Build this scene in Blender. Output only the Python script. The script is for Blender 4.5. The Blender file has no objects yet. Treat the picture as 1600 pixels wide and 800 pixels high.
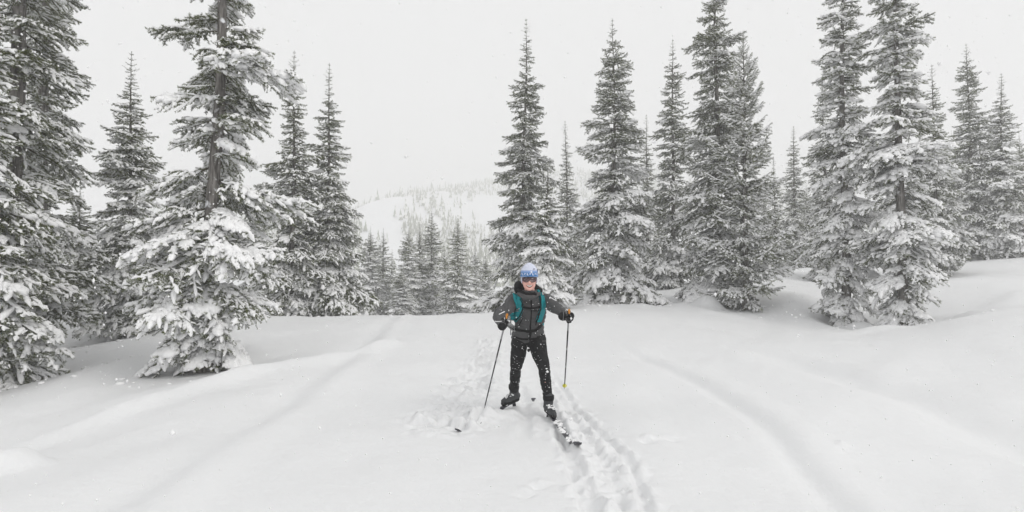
import bpy, bmesh, math, random
import numpy as np
from mathutils import Vector, Matrix
from mathutils.bvhtree import BVHTree

S = bpy.context.scene
COL = S.collection
rad = math.radians

# ------------------------------------------------------------------ camera
CAM_Z = 1.55
PITCH = math.atan(25 / 800)
cam_d = bpy.data.cameras.new('camera')
cam = bpy.data.objects.new('camera', cam_d)
COL.objects.link(cam)
cam_d.sensor_width = 36.0
cam_d.lens = 18.0
cam_d.clip_start = 0.05
cam_d.clip_end = 3000
cam.location = (0, 0, CAM_Z)
cam.rotation_euler = (math.pi / 2 + PITCH, 0, 0)
S.camera = cam

# ------------------------------------------------------------------ world, sun, exposure
SUN_EL, SUN_AZ = rad(42), rad(118)          # azimuth measured from +Y (ahead) towards +X (right)
w = bpy.data.worlds.new('World')
S.world = w
w.use_nodes = True
nt = w.node_tree
nt.nodes.clear()
o_ = nt.nodes.new('ShaderNodeOutputWorld')
bg = nt.nodes.new('ShaderNodeBackground')
sky = nt.nodes.new('ShaderNodeTexSky')
sky.sky_type = 'NISHITA'
sky.sun_disc = False
sky.sun_elevation = SUN_EL
sky.sun_rotation = SUN_AZ
sky.dust_density = 4.0
sky.air_density = 1.0
hs = nt.nodes.new('ShaderNodeHueSaturation')
hs.inputs['Saturation'].default_value = 0.06
mx = nt.nodes.new('ShaderNodeMix')
mx.data_type = 'RGBA'
mx.inputs[0].default_value = 0.86           # closed cloud deck over the clear sky
mx.inputs[7].default_value = (7.60, 7.63, 7.66, 1)
nt.links.new(sky.outputs[0], hs.inputs['Color'])
nt.links.new(hs.outputs[0], mx.inputs[6])
nt.links.new(mx.outputs[2], bg.inputs['Color'])
bg.inputs['Strength'].default_value = 0.131
nt.links.new(bg.outputs[0], o_.inputs['Surface'])

sun_d = bpy.data.lights.new('sun', 'SUN')
sun_d.energy = 1.5
sun_d.angle = rad(25)
sun_d.color = (1.0, 0.97, 0.92)
sun = bpy.data.objects.new('sun', sun_d)
COL.objects.link(sun)
sv = Vector((math.sin(SUN_AZ) * math.cos(SUN_EL), math.cos(SUN_AZ) * math.cos(SUN_EL), math.sin(SUN_EL)))
sun.rotation_euler = sv.to_track_quat('Z', 'Y').to_euler()

S.view_settings.view_transform = 'Standard'
S.view_settings.look = 'None'
S.view_settings.exposure = -0.04
S.view_settings.gamma = 1.0
S.cycles.max_bounces = 7
S.cycles.diffuse_bounces = 4
S.cycles.glossy_bounces = 2
S.cycles.transmission_bounces = 2
S.cycles.volume_bounces = 3
S.cycles.use_denoising = True
S.cycles.use_adaptive_sampling = True
S.cycles.adaptive_threshold = 0.02


# ------------------------------------------------------------------ helpers
def at(px, py, D):
    """Point of the place seen at pixel (px, py) of the 1600x800 photograph, D metres ahead."""
    u, v = (px - 800) / 800, (400 - py) / 800
    c, s = math.cos(PITCH), math.sin(PITCH)
    d = Vector((u, c - v * s, s + v * c))
    return Vector((0, 0, CAM_Z)) + d * (D / d.y)


def gp(px, py, z=0.0):
    u, v = (px - 800) / 800, (400 - py) / 800
    c, s = math.cos(PITCH), math.sin(PITCH)
    d = Vector((u, c - v * s, s + v * c))
    p = Vector((0, 0, CAM_Z)) + d * ((z - CAM_Z) / d.z)
    return (p.x, p.y)


def tag(o, label=None, cat=None, group=None, kind=None):
    if label: o['label'] = label
    if cat: o['category'] = cat
    if group: o['group'] = group
    if kind: o['kind'] = kind
    return o


def empty(name, loc=(0, 0, 0), parent=None):
    o = bpy.data.objects.new(name, None)
    o.empty_display_size = 0.1
    COL.objects.link(o)
    o.location = loc
    o.parent = parent
    return o


def link(name, mesh, parent=None, loc=None):
    o = bpy.data.objects.new(name, mesh)
    COL.objects.link(o)
    if parent is not None: o.parent = parent
    if loc is not None: o.location = loc
    return o


def np_mesh(name, V, F, mats=(), mi=None, smooth=False):
    """V (n,3); F list of (m,k) int arrays (triangles and/or quads)."""
    me = bpy.data.meshes.new(name)
    V = np.asarray(V, dtype=np.float32)
    if not isinstance(F, (list, tuple)): F = [F]
    F = [np.asarray(f, dtype=np.int32) for f in F if len(f)]
    me.vertices.add(len(V))
    me.vertices.foreach_set('co', V.ravel())
    nl = sum(f.size for f in F)
    npoly = sum(len(f) for f in F)
    me.loops.add(nl)
    me.loops.foreach_set('vertex_index', np.concatenate([f.ravel() for f in F]))
    me.polygons.add(npoly)
    tot = np.concatenate([np.full(len(f), f.shape[1], dtype=np.int32) for f in F])
    st = np.concatenate([[0], np.cumsum(tot)[:-1]]).astype(np.int32)
    me.polygons.foreach_set('loop_start', st)
    for m in mats: me.materials.append(m)
    if mi is not None: me.polygons.foreach_set('material_index', np.asarray(mi, dtype=np.int32))
    if smooth is True:
        me.polygons.foreach_set('use_smooth', np.ones(npoly, dtype=bool))
    elif smooth is not False:
        me.polygons.foreach_set('use_smooth', np.asarray(smooth, dtype=bool))
    me.update(calc_edges=True)
    return me


def hash2(ix, iy, seed):
    h = (ix.astype(np.int64) * 374761393 + iy.astype(np.int64) * 668265263 + seed * 1442695041) & 0xFFFFFFFF
    h = ((h ^ (h >> 13)) * 1274126177) & 0xFFFFFFFF
    h = h ^ (h >> 16)
    return (h & 0xFFFF) / 65535.0


def vnoise(x, y, seed=0):
    ix, iy = np.floor(x), np.floor(y)
    fx, fy = x - ix, y - iy
    fx = fx * fx * (3 - 2 * fx)
    fy = fy * fy * (3 - 2 * fy)
    a = hash2(ix, iy, seed); b = hash2(ix + 1, iy, seed)
    c = hash2(ix, iy + 1, seed); d = hash2(ix + 1, iy + 1, seed)
    return (a * (1 - fx) + b * fx) * (1 - fy) + (c * (1 - fx) + d * fx) * fy - 0.5


def fbm(x, y, seed=0, octv=4):
    r, a = 0, 1.0
    for k in range(octv):
        r = r + a * vnoise(x * 2 ** k + 17.3 * k, y * 2 ** k - 9.1 * k, seed + k)
        a *= 0.5
    return r


def sstep(a, b, x):
    t = np.clip((x - a) / (b - a), 0, 1)
    return t * t * (3 - 2 * t)


def poly_dist(x, y, pts):
    """distance to a polyline, signed side (left of travel positive), and along parameter 0..1"""
    best = np.full(x.shape, 1e9); side = np.zeros(x.shape); par = np.zeros(x.shape)
    n = len(pts) - 1
    for i in range(n):
        ax, ay = pts[i]; bx, by = pts[i + 1]
        dx, dy = bx - ax, by - ay
        L2 = dx * dx + dy * dy
        t = np.clip(((x - ax) * dx + (y - ay) * dy) / L2, 0, 1)
        qx, qy = ax + t * dx, ay + t * dy
        d = np.hypot(x - qx, y - qy)
        m = d < best
        best = np.where(m, d, best)
        cr = dx * (y - ay) - dy * (x - ax)
        side = np.where(m, np.sign(cr), side)
        par = np.where(m, (i + t) / n, par)
    return best, side, par


# ------------------------------------------------------------------ materials
def new_mat(name):
    m = bpy.data.materials.new(name)
    m.use_nodes = True
    return m, m.node_tree, m.node_tree.nodes['Principled BSDF']


def plain(name, col, rough=0.7, spec=0.3, metal=0.0, var=0.0, vscale=30.0, bump=0.0, bscale=200.0):
    m, t, b = new_mat(name)
    b.inputs['Base Color'].default_value = (*col, 1)
    b.inputs['Roughness'].default_value = rough
    b.inputs['Specular IOR Level'].default_value = spec
    b.inputs['Metallic'].default_value = metal
    tc = t.nodes.new('ShaderNodeTexCoord')
    if var > 0:
        n = t.nodes.new('ShaderNodeTexNoise')
        n.inputs['Scale'].default_value = vscale
        n.inputs['Detail'].default_value = 4
        r = t.nodes.new('ShaderNodeMix'); r.data_type = 'RGBA'
        r.inputs[6].default_value = (*[c * (1 - var) for c in col], 1)
        r.inputs[7].default_value = (*[min(1, c * (1 + var)) for c in col], 1)
        t.links.new(tc.outputs['Object'], n.inputs['Vector'])
        t.links.new(n.outputs[0], r.inputs[0])
        t.links.new(r.outputs[2], b.inputs['Base Color'])
    if bump > 0:
        n2 = t.nodes.new('ShaderNodeTexNoise')
        n2.inputs['Scale'].default_value = bscale
        n2.inputs['Detail'].default_value = 3
        bp = t.nodes.new('ShaderNodeBump')
        bp.inputs['Strength'].default_value = bump
        bp.inputs['Distance'].default_value = 0.01
        t.links.new(tc.outputs['Object'], n2.inputs['Vector'])
        t.links.new(n2.outputs[0], bp.inputs['Height'])
        t.links.new(bp.outputs[0], b.inputs['Normal'])
    return m


M = {}
# ground snow: three sizes of grain relief
m, t, b = new_mat('snow_ground')
b.inputs['Base Color'].default_value = (0.825, 0.83, 0.838, 1)
b.inputs['Roughness'].default_value = 0.75
b.inputs['Specular IOR Level'].default_value = 0.2
tc = t.nodes.new('ShaderNodeTexCoord')
last = None
for sc, dist, st in ((5.0, 0.03, 0.45), (30.0, 0.010, 0.5), (140.0, 0.004, 0.6)):
    n = t.nodes.new('ShaderNodeTexNoise'); n.inputs['Scale'].default_value = sc; n.inputs['Detail'].default_value = 3
    bp = t.nodes.new('ShaderNodeBump'); bp.inputs['Strength'].default_value = st; bp.inputs['Distance'].default_value = dist
    t.links.new(tc.outputs['Object'], n.inputs['Vector'])
    t.links.new(n.outputs[0], bp.inputs['Height'])
    if last: t.links.new(last.outputs[0], bp.inputs['Normal'])
    last = bp
t.links.new(last.outputs[0], b.inputs['Normal'])
M['snow'] = m
M['bough_snow'] = plain('bough_snow', (0.945, 0.945, 0.95), 0.8, 0.2, bump=0.5, bscale=60)
M['frost'] = plain('frosted_needles', (0.90, 0.90, 0.86), 0.8, 0.2)
M['far_snow'] = plain('far_snow', (0.85, 0.86, 0.88), 0.85, 0.1, bump=0.4, bscale=0.15)


def needle_mat(name, c0, c1):
    m, t, b = new_mat(name)
    b.inputs['Roughness'].default_value = 0.6
    b.inputs['Specular IOR Level'].default_value = 0.25
    oi = t.nodes.new('ShaderNodeObjectInfo')
    tc = t.nodes.new('ShaderNodeTexCoord')
    n = t.nodes.new('ShaderNodeTexNoise'); n.inputs['Scale'].default_value = 9
    ad = t.nodes.new('ShaderNodeMath'); ad.operation = 'ADD'
    ml = t.nodes.new('ShaderNodeMath'); ml.operation = 'MULTIPLY'; ml.inputs[1].default_value = 0.5
    mixn = t.nodes.new('ShaderNodeMix'); mixn.data_type = 'RGBA'
    mixn.inputs[6].default_value = (*c0, 1); mixn.inputs[7].default_value = (*c1, 1)
    t.links.new(tc.outputs['Object'], n.inputs['Vector'])
    t.links.new(n.outputs[0], ad.inputs[0]); t.links.new(oi.outputs['Random'], ad.inputs[1])
    t.links.new(ad.outputs[0], ml.inputs[0]); t.links.new(ml.outputs[0], mixn.inputs[0])
    t.links.new(mixn.outputs[2], b.inputs['Base Color'])
    return m


M['needle'] = needle_mat('fir_needles', (0.030, 0.044, 0.003), (0.104, 0.126, 0.016))
M['twig'] = plain('twig_bark', (0.07, 0.055, 0.042), 0.9, 0.1, var=0.4, vscale=40)
# trunk bark with vertical furrows and blown-on snow patches
m, t, b = new_mat('trunk_bark')
b.inputs['Roughness'].default_value = 0.95
tc = t.nodes.new('ShaderNodeTexCoord')
mp = t.nodes.new('ShaderNodeMapping'); mp.inputs['Scale'].default_value = (1, 1, 0.16)
n = t.nodes.new('ShaderNodeTexNoise'); n.inputs['Scale'].default_value = 28; n.inputs['Detail'].default_value = 6
cr = t.nodes.new('ShaderNodeValToRGB')
cr.color_ramp.elements[0].position = 0.35; cr.color_ramp.elements[0].color = (0.060, 0.053, 0.047, 1)
cr.color_ramp.elements[1].position = 0.68; cr.color_ramp.elements[1].color = (0.27, 0.255, 0.24, 1)
n2 = t.nodes.new('ShaderNodeTexNoise'); n2.inputs['Scale'].default_value = 5.5; n2.inputs['Detail'].default_value = 5
cr2 = t.nodes.new('ShaderNodeValToRGB')
cr2.color_ramp.elements[0].position = 0.60; cr2.color_ramp.elements[0].color = (0, 0, 0, 1)
cr2.color_ramp.elements[1].position = 0.68; cr2.color_ramp.elements[1].color = (1, 1, 1, 1)
mixn = t.nodes.new('ShaderNodeMix'); mixn.data_type = 'RGBA'
mixn.inputs[7].default_value = (0.75, 0.76, 0.78, 1)
bp = t.nodes.new('ShaderNodeBump'); bp.inputs['Strength'].default_value = 0.8; bp.inputs['Distance'].default_value = 0.02
t.links.new(tc.outputs['Object'], mp.inputs['Vector']); t.links.new(mp.outputs[0], n.inputs['Vector'])
t.links.new(n.outputs[0], cr.inputs[0]); t.links.new(tc.outputs['Object'], n2.inputs['Vector'])
t.links.new(n2.outputs[0], cr2.inputs[0]); t.links.new(cr2.outputs[0], mixn.inputs[0])
t.links.new(cr.outputs[0], mixn.inputs[6]); t.links.new(mixn.outputs[2], b.inputs['Base Color'])
t.links.new(n.outputs[0], bp.inputs['Height']); t.links.new(bp.outputs[0], b.inputs['Normal'])
M['bark'] = m

# ------------------------------------------------------------------ the trees of the photograph
# name key, base px, base py, distance, height, crown radius, profile power, first bough z, whorl step, snow bias, pitch offset, droop, label
TREES = [
    ('edge_a', 12, 590, 9.2, 15.0, 1.28, 0.8, 0.15, 0.25, 0.10, -6, 'massive dark fir at the left edge, its top out of frame'),
    ('edge_b', -35, 600, 7.8, 7.0, 1.05, 0.9, 0.15, 0.24, 0.25, -8, 'frost-covered fir cut off by the left edge, in front of the massive dark one'),
    ('edge_c', 58, 560, 11.4, 13.5, 0.98, 0.6, 0.15, 0.25, 0.12, -6, 'dark fir close behind the massive left-edge fir, filling its right side'),
    ('b', 200, 513, 13.0, 7.0, 1.30, 0.85, 0.10, 0.24, 0.30, -8, 'frosted fir with whole spire visible, between the left-edge fir and the bare-trunked fir'),
    ('c', 325, 572, 8.8, 12.8, 1.10, 0.38, 0.08, 0.34, 0.27, 0, 'tall near fir with long bare grey trunk showing, left of the trail'),
    ('d', 452, 492, 17.0, 8.6, 1.35, 0.9, 0.10, 0.27, 0.12, -6, 'fir just right of the bare-trunked one, left of a pair of spires'),
    ('e', 510, 494, 18.0, 8.7, 1.60, 0.95, 0.10, 0.27, 0.15, -8, 'slim pointed fir standing rightmost of the group left of the trail'),
    ('f', 818, 482, 21.0, 11.8, 1.82, 0.85, 0.10, 0.28, 0.10, -4, 'tall slender fir directly behind the skier, with a sharp leader'),
    ('g', 853, 480, 16.5, 4.5, 1.10, 0.8, 0.05, 0.20, 0.35, -6, 'smaller frosted fir just behind the skier, in front of the tall slender one'),
    ('h', 886, 470, 28.0, 9.6, 1.15, 0.9, 0.10, 0.33, 0.20, -4, 'thin fir rising between the tall spire behind the skier and its right neighbour'),
    ('i', 960, 486, 19.0, 10.7, 1.62, 0.62, 0.10, 0.36, 0.30, -2, 'tall open fir with layered boughs and visible trunk, right of the skier'),
    ('j', 1012, 455, 31.0, 10.4, 1.20, 0.9, 0.10, 0.34, 0.15, -4, 'thin pale fir behind and right of the open layered fir'),
    ('k', 1052, 446, 24.0, 11.4, 1.45, 0.7, 0.10, 0.30, 0.15, -4, 'dark tall fir with full top, left behind the thick twin-crowned clump'),
    ('l', 1122, 468, 18.5, 13.2, 1.70, 0.75, 0.10, 0.30, 0.22, -4, 'broad tall fir of the central right clump, its tip at the top edge'),
    ('m', 1166, 476, 17.0, 9.0, 1.35, 0.55, 0.15, 0.27, 0.28, 14, 'open brownish conifer with upturned branch tips, in front of the broad tall fir'),
    ('n', 1243, 422, 32.0, 8.8, 1.25, 0.85, 0.10, 0.32, 0.18, -4, 'small distant fir in the gap left of the big right pair'),
    ('n2', 1212, 430, 34.0, 7.6, 1.10, 0.85, 0.10, 0.34, 0.18, -4, 'distant fir half hidden behind the open brownish conifer'),
    ('o', 1322, 514, 15.6, 13.0, 0.98, 0.45, 0.25, 0.38, 0.44, -4, 'left tree of the big snow-laden right pair'),
    ('p', 1412, 525, 14.0, 12.2, 1.06, 0.45, 0.20, 0.38, 0.46, -4, 'right tree of the big snow-laden right pair'),
    ('q', 1292, 440, 23.0, 9.2, 1.20, 0.8, 0.10, 0.32, 0.25, -4, 'fir showing behind the left side of the big snow-laden pair'),
    ('q2', 1466, 432, 23.0, 9.3, 1.30, 0.8, 0.10, 0.32, 0.25, -4, 'fir showing behind the right side of the big snow-laden pair'),
    ('r', 1523, 404, 27.0, 11.2, 1.60, 0.7, 0.10, 0.30, 0.20, -4, 'dark full fir on the right rise, taller of the two by the right edge'),
    ('s', 1570, 402, 26.0, 9.2, 1.50, 0.85, 0.10, 0.30, 0.32, -4, 'snowier fir on the right rise, nearest the right edge'),
]
BACK = [  # base px, base py, distance, height, radius, label
    (540, 492, 34, 5.6, 1.10, 'hazy fir low behind the slim pointed fir left of the trail'),
    (578, 494, 38, 6.4, 1.25, 'left one of two hazy fir spires right of the left-hand group'),
    (598, 494, 40, 6.6, 1.25, 'right one of two hazy fir spires right of the left-hand group'),
    (626, 500, 26, 2.6, 0.75, 'small snow-laden fir at the crest where the trail drops away'),
    (638, 494, 37, 6.3, 1.20, 'left fir of the dense row beyond the trail crest'),
    (655, 494, 38, 6.6, 1.25, 'second fir from the left in the dense row beyond the crest'),
    (674, 494, 39, 8.0, 1.40, 'tallest fir of the dense row beyond the trail crest'),
    (694, 493, 46, 6.0, 1.20, 'pale fir set back between the two biggest beyond the crest'),
    (715, 492, 36, 6.8, 1.55, 'broad fir standing right in the row beyond the crest'),
    (742, 490, 47, 6.0, 1.15, 'hazy fir left of the tall fir behind the skier'),
    (758, 488, 44, 4.9, 1.05, 'short hazy fir nearest the tall fir behind the skier'),
    (612, 492, 56, 7.0, 1.15, 'faint fir in the gap right of the two hazy spires'),
    (730, 490, 60, 6.8, 1.20, 'faint far fir peeking out right of the broad one beyond the crest'),
    (905, 466, 38, 6.6, 1.10, 'far fir low between skier fir and the open layered fir'),
    (1030, 448, 40, 7.5, 1.20, 'far fir low behind the thin pale fir'),
    (1195, 432, 42, 7.2, 1.20, 'far fir at the right foot of the central right clump'),
    (1262, 424, 40, 6.8, 1.20, 'far fir just left behind the big snow-laden pair'),
    (1440, 425, 38, 8.0, 1.30, 'far fir behind the gap right of the big snow-laden pair'),
    (1492, 410, 36, 9.0, 1.30, 'far thin fir left of the two by the right edge'),
    (1598, 398, 34, 8.0, 1.30, 'far fir half out of frame at the right edge'),
    (120, 495, 24, 6.0, 1.20, 'far fir filling the gap left of the frosted spire'),
    (262, 495, 24, 5.6, 1.20, 'far fir seen through the boughs between frosted spire and bare trunk'),
    (400, 494, 28, 6.5, 1.25, 'far fir seen behind the right boughs of the bare-trunked fir'),
    (480, 493, 30, 6.0, 1.20, 'far fir low between the two slim firs left of the trail'),
]

# ------------------------------------------------------------------ snow ground
ctrl = []
for T in TREES:
    p = at(T[1], T[2], T[3]); ctrl.append((p.x, p.y, p.z))
for T in BACK:
    p = at(T[0], T[1], T[2]); ctrl.append((p.x, p.y, p.z))
for px, py, D in [(650, 497, 16), (700, 493, 17.5), (760, 490, 18.5), (620, 503, 15.5), (560, 500, 15.5), (540, 496, 16.5),
                  (150, 492, 14), (60, 560, 10.5), (250, 540, 11), (430, 560, 10), (500, 540, 11.5), (900, 484, 18), (1000, 478, 17.5),
                  (1100, 490, 15.5), (1250, 470, 17), (1230, 425, 25), (1500, 498, 13), (1600, 500, 11), (1520, 440, 19), (1600, 400, 25),
                  (1600, 560, 8), (1600, 640, 6), (1200, 545, 10), (1400, 560, 9), (1000, 540, 11), (900, 530, 12),
                  (0, 640, 7), (0, 720, 5), (200, 640, 6.5), (600, 540, 11), (700, 530, 12), (800, 540, 11)]:
    p = at(px, py, D); ctrl.append((p.x, p.y, p.z))
for X in (-4, -2, 0, 2, 4):
    for Y in (-4, 1, 4, 6):
        ctrl.append((X, Y, 0.0))
for X, Y, Z in [(-25, 10, 0.6), (-20, 25, -0.5), (-25, 45, -2.5), (0, 70, -5), (-30, 75, -6), (30, 70, 0.5), (40, 40, 2.5), (30, 20, 2.2), (25, 8, 1.0),
                (20, -8, 0.3), (-20, -8, 0.0), (0, -15, 0), (50, 20, 3.0), (55, 75, -1)]:
    ctrl.append((X, Y, Z))
ctrl = np.array(ctrl)


def tps_fit(P, lam):
    n = len(P)
    d = np.hypot(P[:, None, 0] - P[None, :, 0], P[:, None, 1] - P[None, :, 1])
    K = np.where(d > 0, d * d * np.log(d + 1e-9), 0) + lam * np.eye(n)
    A = np.zeros((n + 3, n + 3)); A[:n, :n] = K
    A[:n, n] = 1; A[:n, n + 1:] = P[:, :2]; A[n, :n] = 1; A[n + 1:, :n] = P[:, :2].T
    return np.linalg.solve(A, np.concatenate([P[:, 2], np.zeros(3)]))


TPW = tps_fit(ctrl, 1.0)


def base_z(x, y):
    z = TPW[-3] + TPW[-2] * x + TPW[-1] * y
    for i in range(len(ctrl)):
        d2 = (x - ctrl[i, 0]) ** 2 + (y - ctrl[i, 1]) ** 2
        z = z + TPW[i] * 0.5 * d2 * np.log(d2 + 1e-9)
    return z


def PL(*pts):
    return [gp(*p) for p in pts]


LINES = dict(
    left_edge=PL((628, 500), (560, 560), (450, 640), (330, 725), (230, 800), (150, 870)),
    left_ridge=PL((612, 540), (450, 575), (300, 605), (150, 640), (20, 668), (-150, 700)),
    right_groove=PL((960, 535), (1080, 590), (1200, 672), (1320, 795), (1400, 900)),
    right_band=PL((1120, 528), (1300, 578), (1450, 628), (1650, 700)),
    right_lip=PL((880, 494), (1000, 500), (1150, 508), (1300, 524), (1450, 522), (1650, 500)),
    ski_r=PL((866, 655), (884, 705), (908, 770), (930, 840), (960, 930)),
    ski_r2=PL((850, 600), (893, 700), (921, 760), (945, 850)),
    trk_a=PL((858, 570), (905, 640), (985, 722), (1010, 790), (1040, 880)),
    trk_b=PL((838, 560), (900, 650), (950, 730), (985, 820), (1010, 900)),
    left_ski=PL((792, 634), (752, 651), (716, 669)),
    churn_l=PL((765, 520), (760, 560), (735, 610), (700, 655)),
    old_l=PL((812, 590), (822, 640), (818, 690)),
)
DIPS = [gp(840, 765), gp(822, 780), gp(1018, 690), gp(1050, 687), gp(1325, 702), gp(1012, 692)]
WELLS = []
for T in TREES:
    p = at(T[1], T[2], T[3])
    WELLS.append((p.x, p.y, 0.55 * T[5] + 0.35, {'c': 0.14, 'o': 0.22, 'p': 0.26, 'edge_a': 0.12, 'b': 0.2, 'm': 0.16, 'i': 0.14}.get(T[0], 0.08)))


def ground_z(x, y):
    x = np.asarray(x, dtype=float); y = np.asarray(y, dtype=float)
    z = base_z(x, y)
    r = np.hypot(x, y - 6)
    z = z * (1 - sstep(60, 95, r)) + (-13.0) * sstep(60, 95, r)
    for wx, wy, wr, wd in WELLS:
        d = np.hypot(x - wx, y - wy)
        z = z - wd * np.exp(-(d / wr) ** 2) + 0.35 * wd * np.exp(-((d - 1.9 * wr) / (0.6 * wr)) ** 2)
    # wide soft drifts
    z = z + 0.16 * fbm(x * 0.32, y * 0.32, 3, 3) + 0.05 * fbm(x * 1.1 + y * 0.3, y * 0.8, 11, 3)
    # sastrugi streaks off the trail
    off = sstep(2.0, 4.5, np.abs(x - 0.4 + 0.08 * y))
    z = z + off * 0.05 * fbm(x * 1.3 - y * 0.8, (x * 0.8 + y * 1.3) * 0.22, 23, 3)
    near = (y > -2) & (y < 22)
    # trail edge on the left: the trail stands a little proud, a soft trough runs outside it
    d, s, p = poly_dist(x, y, LINES['left_edge'])
    fade = np.exp(-(np.maximum(0, d - 1.5) / 1.0) ** 2) * near
    sd = d * s          # travel towards the camera: left of travel = trail side
    z = z + fade * (0.055 * np.exp(-((sd - 0.12) / 0.22) ** 2) - 0.05 * np.exp(-((sd + 0.28) / 0.25) ** 2))
    d, s, p = poly_dist(x, y, LINES['left_ridge'])
    z = z + near * (0.20 * np.exp(-(d / 0.20) ** 2) * (0.7 + 0.8 * fbm(x * 0.8, y * 0.8, 5, 2)))
    d, s, p = poly_dist(x, y, LINES['right_groove'])
    z = z + near * (-0.045 * np.exp(-(d / 0.12) ** 2) + 0.035 * np.exp(-((d * s - 0.25) / 0.2) ** 2)) * sstep(0.0, 0.12, p)
    d, s, p = poly_dist(x, y, LINES['right_band'])
    z = z + near * (-0.14 * np.exp(-(d / 0.38) ** 2)) * sstep(0, 0.25, p)
    d, s, p = poly_dist(x, y, LINES['right_lip'])
    z = z + near * (0.11 * np.exp(-(d / 0.24) ** 2)) * (0.5 + 1.6 * fbm(x * 0.9, y * 0.9, 8, 2))
    # ski and foot tracks
    q = (x > -3.5) & (x < 5) & (y > 1) & (y < 13)
    if q.any():
        xq, yq = x[q], y[q]
        zq = np.zeros(xq.shape)
        wob = 0.02 * fbm(xq * 3, yq * 3, 41, 2)
        for key, wd, dep, rim in (('ski_r', 0.042, 0.060, 0.028), ('ski_r2', 0.036, 0.050, 0.028), ('trk_a', 0.034, 0.032, 0.018), ('trk_b', 0.04, 0.02, 0.012),
                                  ('left_ski', 0.035, 0.045, 0.025), ('old_l', 0.06, 0.025, 0.015)):
            d, s, p = poly_dist(xq, yq, LINES[key])
            d = np.abs(d + wob)
            e = sstep(0, 0.12, p)
            if key in ('left_ski', 'old_l'): e = e * (1 - sstep(0.85, 1, p))
            zq += e * (-dep * np.exp(-(d / wd) ** 4) + rim * np.exp(-((d - 2.0 * wd) / wd) ** 2) * (0.5 + 2.4 * fbm(xq * 9, yq * 9, 51, 2)))
        d, s, p = poly_dist(xq, yq, LINES['trk_b'])
        ch = np.exp(-(d / 0.22) ** 2) * sstep(0.05, 0.3, p)
        lump = fbm(xq * 7.5, yq * 7.5, 61, 4)
        zq += ch * (0.03 * lump + 0.065 * fbm(xq * 15, yq * 15, 62, 3) + 0.03 * fbm(xq * 27, yq * 27, 64, 2) - 0.018)
        d, s, p = poly_dist(xq, yq, LINES['churn_l'])
        ch = np.exp(-(d / (0.25 + 0.28 * p)) ** 4)
        rip = fbm((xq * 0.55 + yq * 0.85) * 9.0, (xq * 0.85 - yq * 0.55) * 1.8, 71, 3)
        zq += ch * ((0.20 * np.maximum(rip, -0.06) + 0.06 * fbm(xq * 15, yq * 15, 73, 3)) * sstep(0, 0.2, p))
        d, s, p = poly_dist(xq, yq, PL((800, 545), (815, 600), (835, 645)))
        zq += np.exp(-(d / 0.2) ** 4) * 0.05 * fbm(xq * 6, yq * 6, 81, 3)
        for k, (dx_, dy_) in enumerate(DIPS):
            dd = np.hypot(xq - dx_, yq - dy_)
            zq += (-0.035 * np.exp(-(dd / 0.06) ** 2) + 0.03 * np.exp(-(np.hypot(xq - dx_ - 0.02, yq - dy_ - 0.09) / 0.06) ** 2)) * (0.7 + 1.5 * fbm(xq * 14, yq * 14, 90 + k, 2))
        # snow heaped a little under the skier's rear foot, pressed down around both
        fx, fy = -0.02, 5.75
        zq += 0.06 * np.exp(-(np.hypot(xq - fx, yq - fy) / 0.45) ** 2)
        zq += 0.05 * np.exp(-(np.hypot(xq + 0.16, yq - 5.62) / 0.16) ** 2)
        zq += 0.004 * fbm(xq * 26, yq * 26, 95, 2)
        z[q] += zq
    # rounded lump at the lower left
    lx, ly = gp(10, 718)
    z = z + 0.16 * np.exp(-(np.hypot(x - lx, (y - ly) * 1.2) / 0.24) ** 4)
    # hummock with a hollow beside the clump on the right
    h = at(1108, 462, 17.2)
    z = z + 0.42 * np.exp(-(np.hypot(x - h.x, y - h.y) / 0.42) ** 3)
    h = at(1345, 500, 14.6)
    z = z + 0.45 * np.exp(-(np.hypot(x - h.x - 0.1, y - h.y) / 0.5) ** 3)
    return z


def gz(x, y):
    return float(ground_z(np.array([x]), np.array([y]))[0])


def spaced(a, b, c, d, fine, grow):
    """coordinates from a to d, fine between b and c and growing outwards"""
    mid = np.arange(b, c, fine)
    out = [mid[-1]]; st = fine
    while out[-1] < d:
        st = min(st * grow, 4.0); out.append(out[-1] + st)
    inn = [mid[0]]; st = fine
    while inn[-1] > a:
        st = min(st * grow, 4.0); inn.append(inn[-1] - st)
    return np.concatenate([inn[::-1][:-1], mid, out[1:]])


gx = spaced(-95, -1.6, 2.6, 95, 0.024, 1.028)
gy = spaced(-90, 2.6, 7.6, 102, 0.024, 1.025)
XX, YY = np.meshgrid(gx, gy)
ZZ = ground_z(XX.ravel(), YY.ravel())
nx, ny = len(gx), len(gy)
idx = np.arange(nx * ny).reshape(ny, nx)
quads = np.stack([idx[:-1, :-1], idx[:-1, 1:], idx[1:, 1:], idx[1:, :-1]], -1).reshape(-1, 4)
g = link('snow_ground', np_mesh('snow_ground', np.stack([XX.ravel(), YY.ravel(), ZZ], 1), quads, [M['snow']], smooth=True))
tag(g, kind='structure')
print('ground quads', len(quads))


# far terrain: valley and the mountainside that fades into the cloud
def far_z(x, y):
    x, y = x / 1.22, y / 1.22
    z = np.full(x.shape, -13.0)
    t_ = sstep(90, 430, y)
    ridge = 66 + 22 * fbm(x * 0.008, y * 0.005, 7, 3) + 34 * sstep(-150, 40, x) - 20 * sstep(120, 420, x)
    z = z + t_ * ridge
    z = z + 22 * np.exp(-((x + 62) / 40) ** 2 - ((y - 235) / 80) ** 2)
    z = z + 12 * fbm(x * 0.013, y * 0.013, 19, 4) * sstep(110, 220, y)
    z = z - 30 * sstep(470, 690, y)
    return np.where(z > -13, -13 + (z + 13) * 1.08, z)


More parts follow.
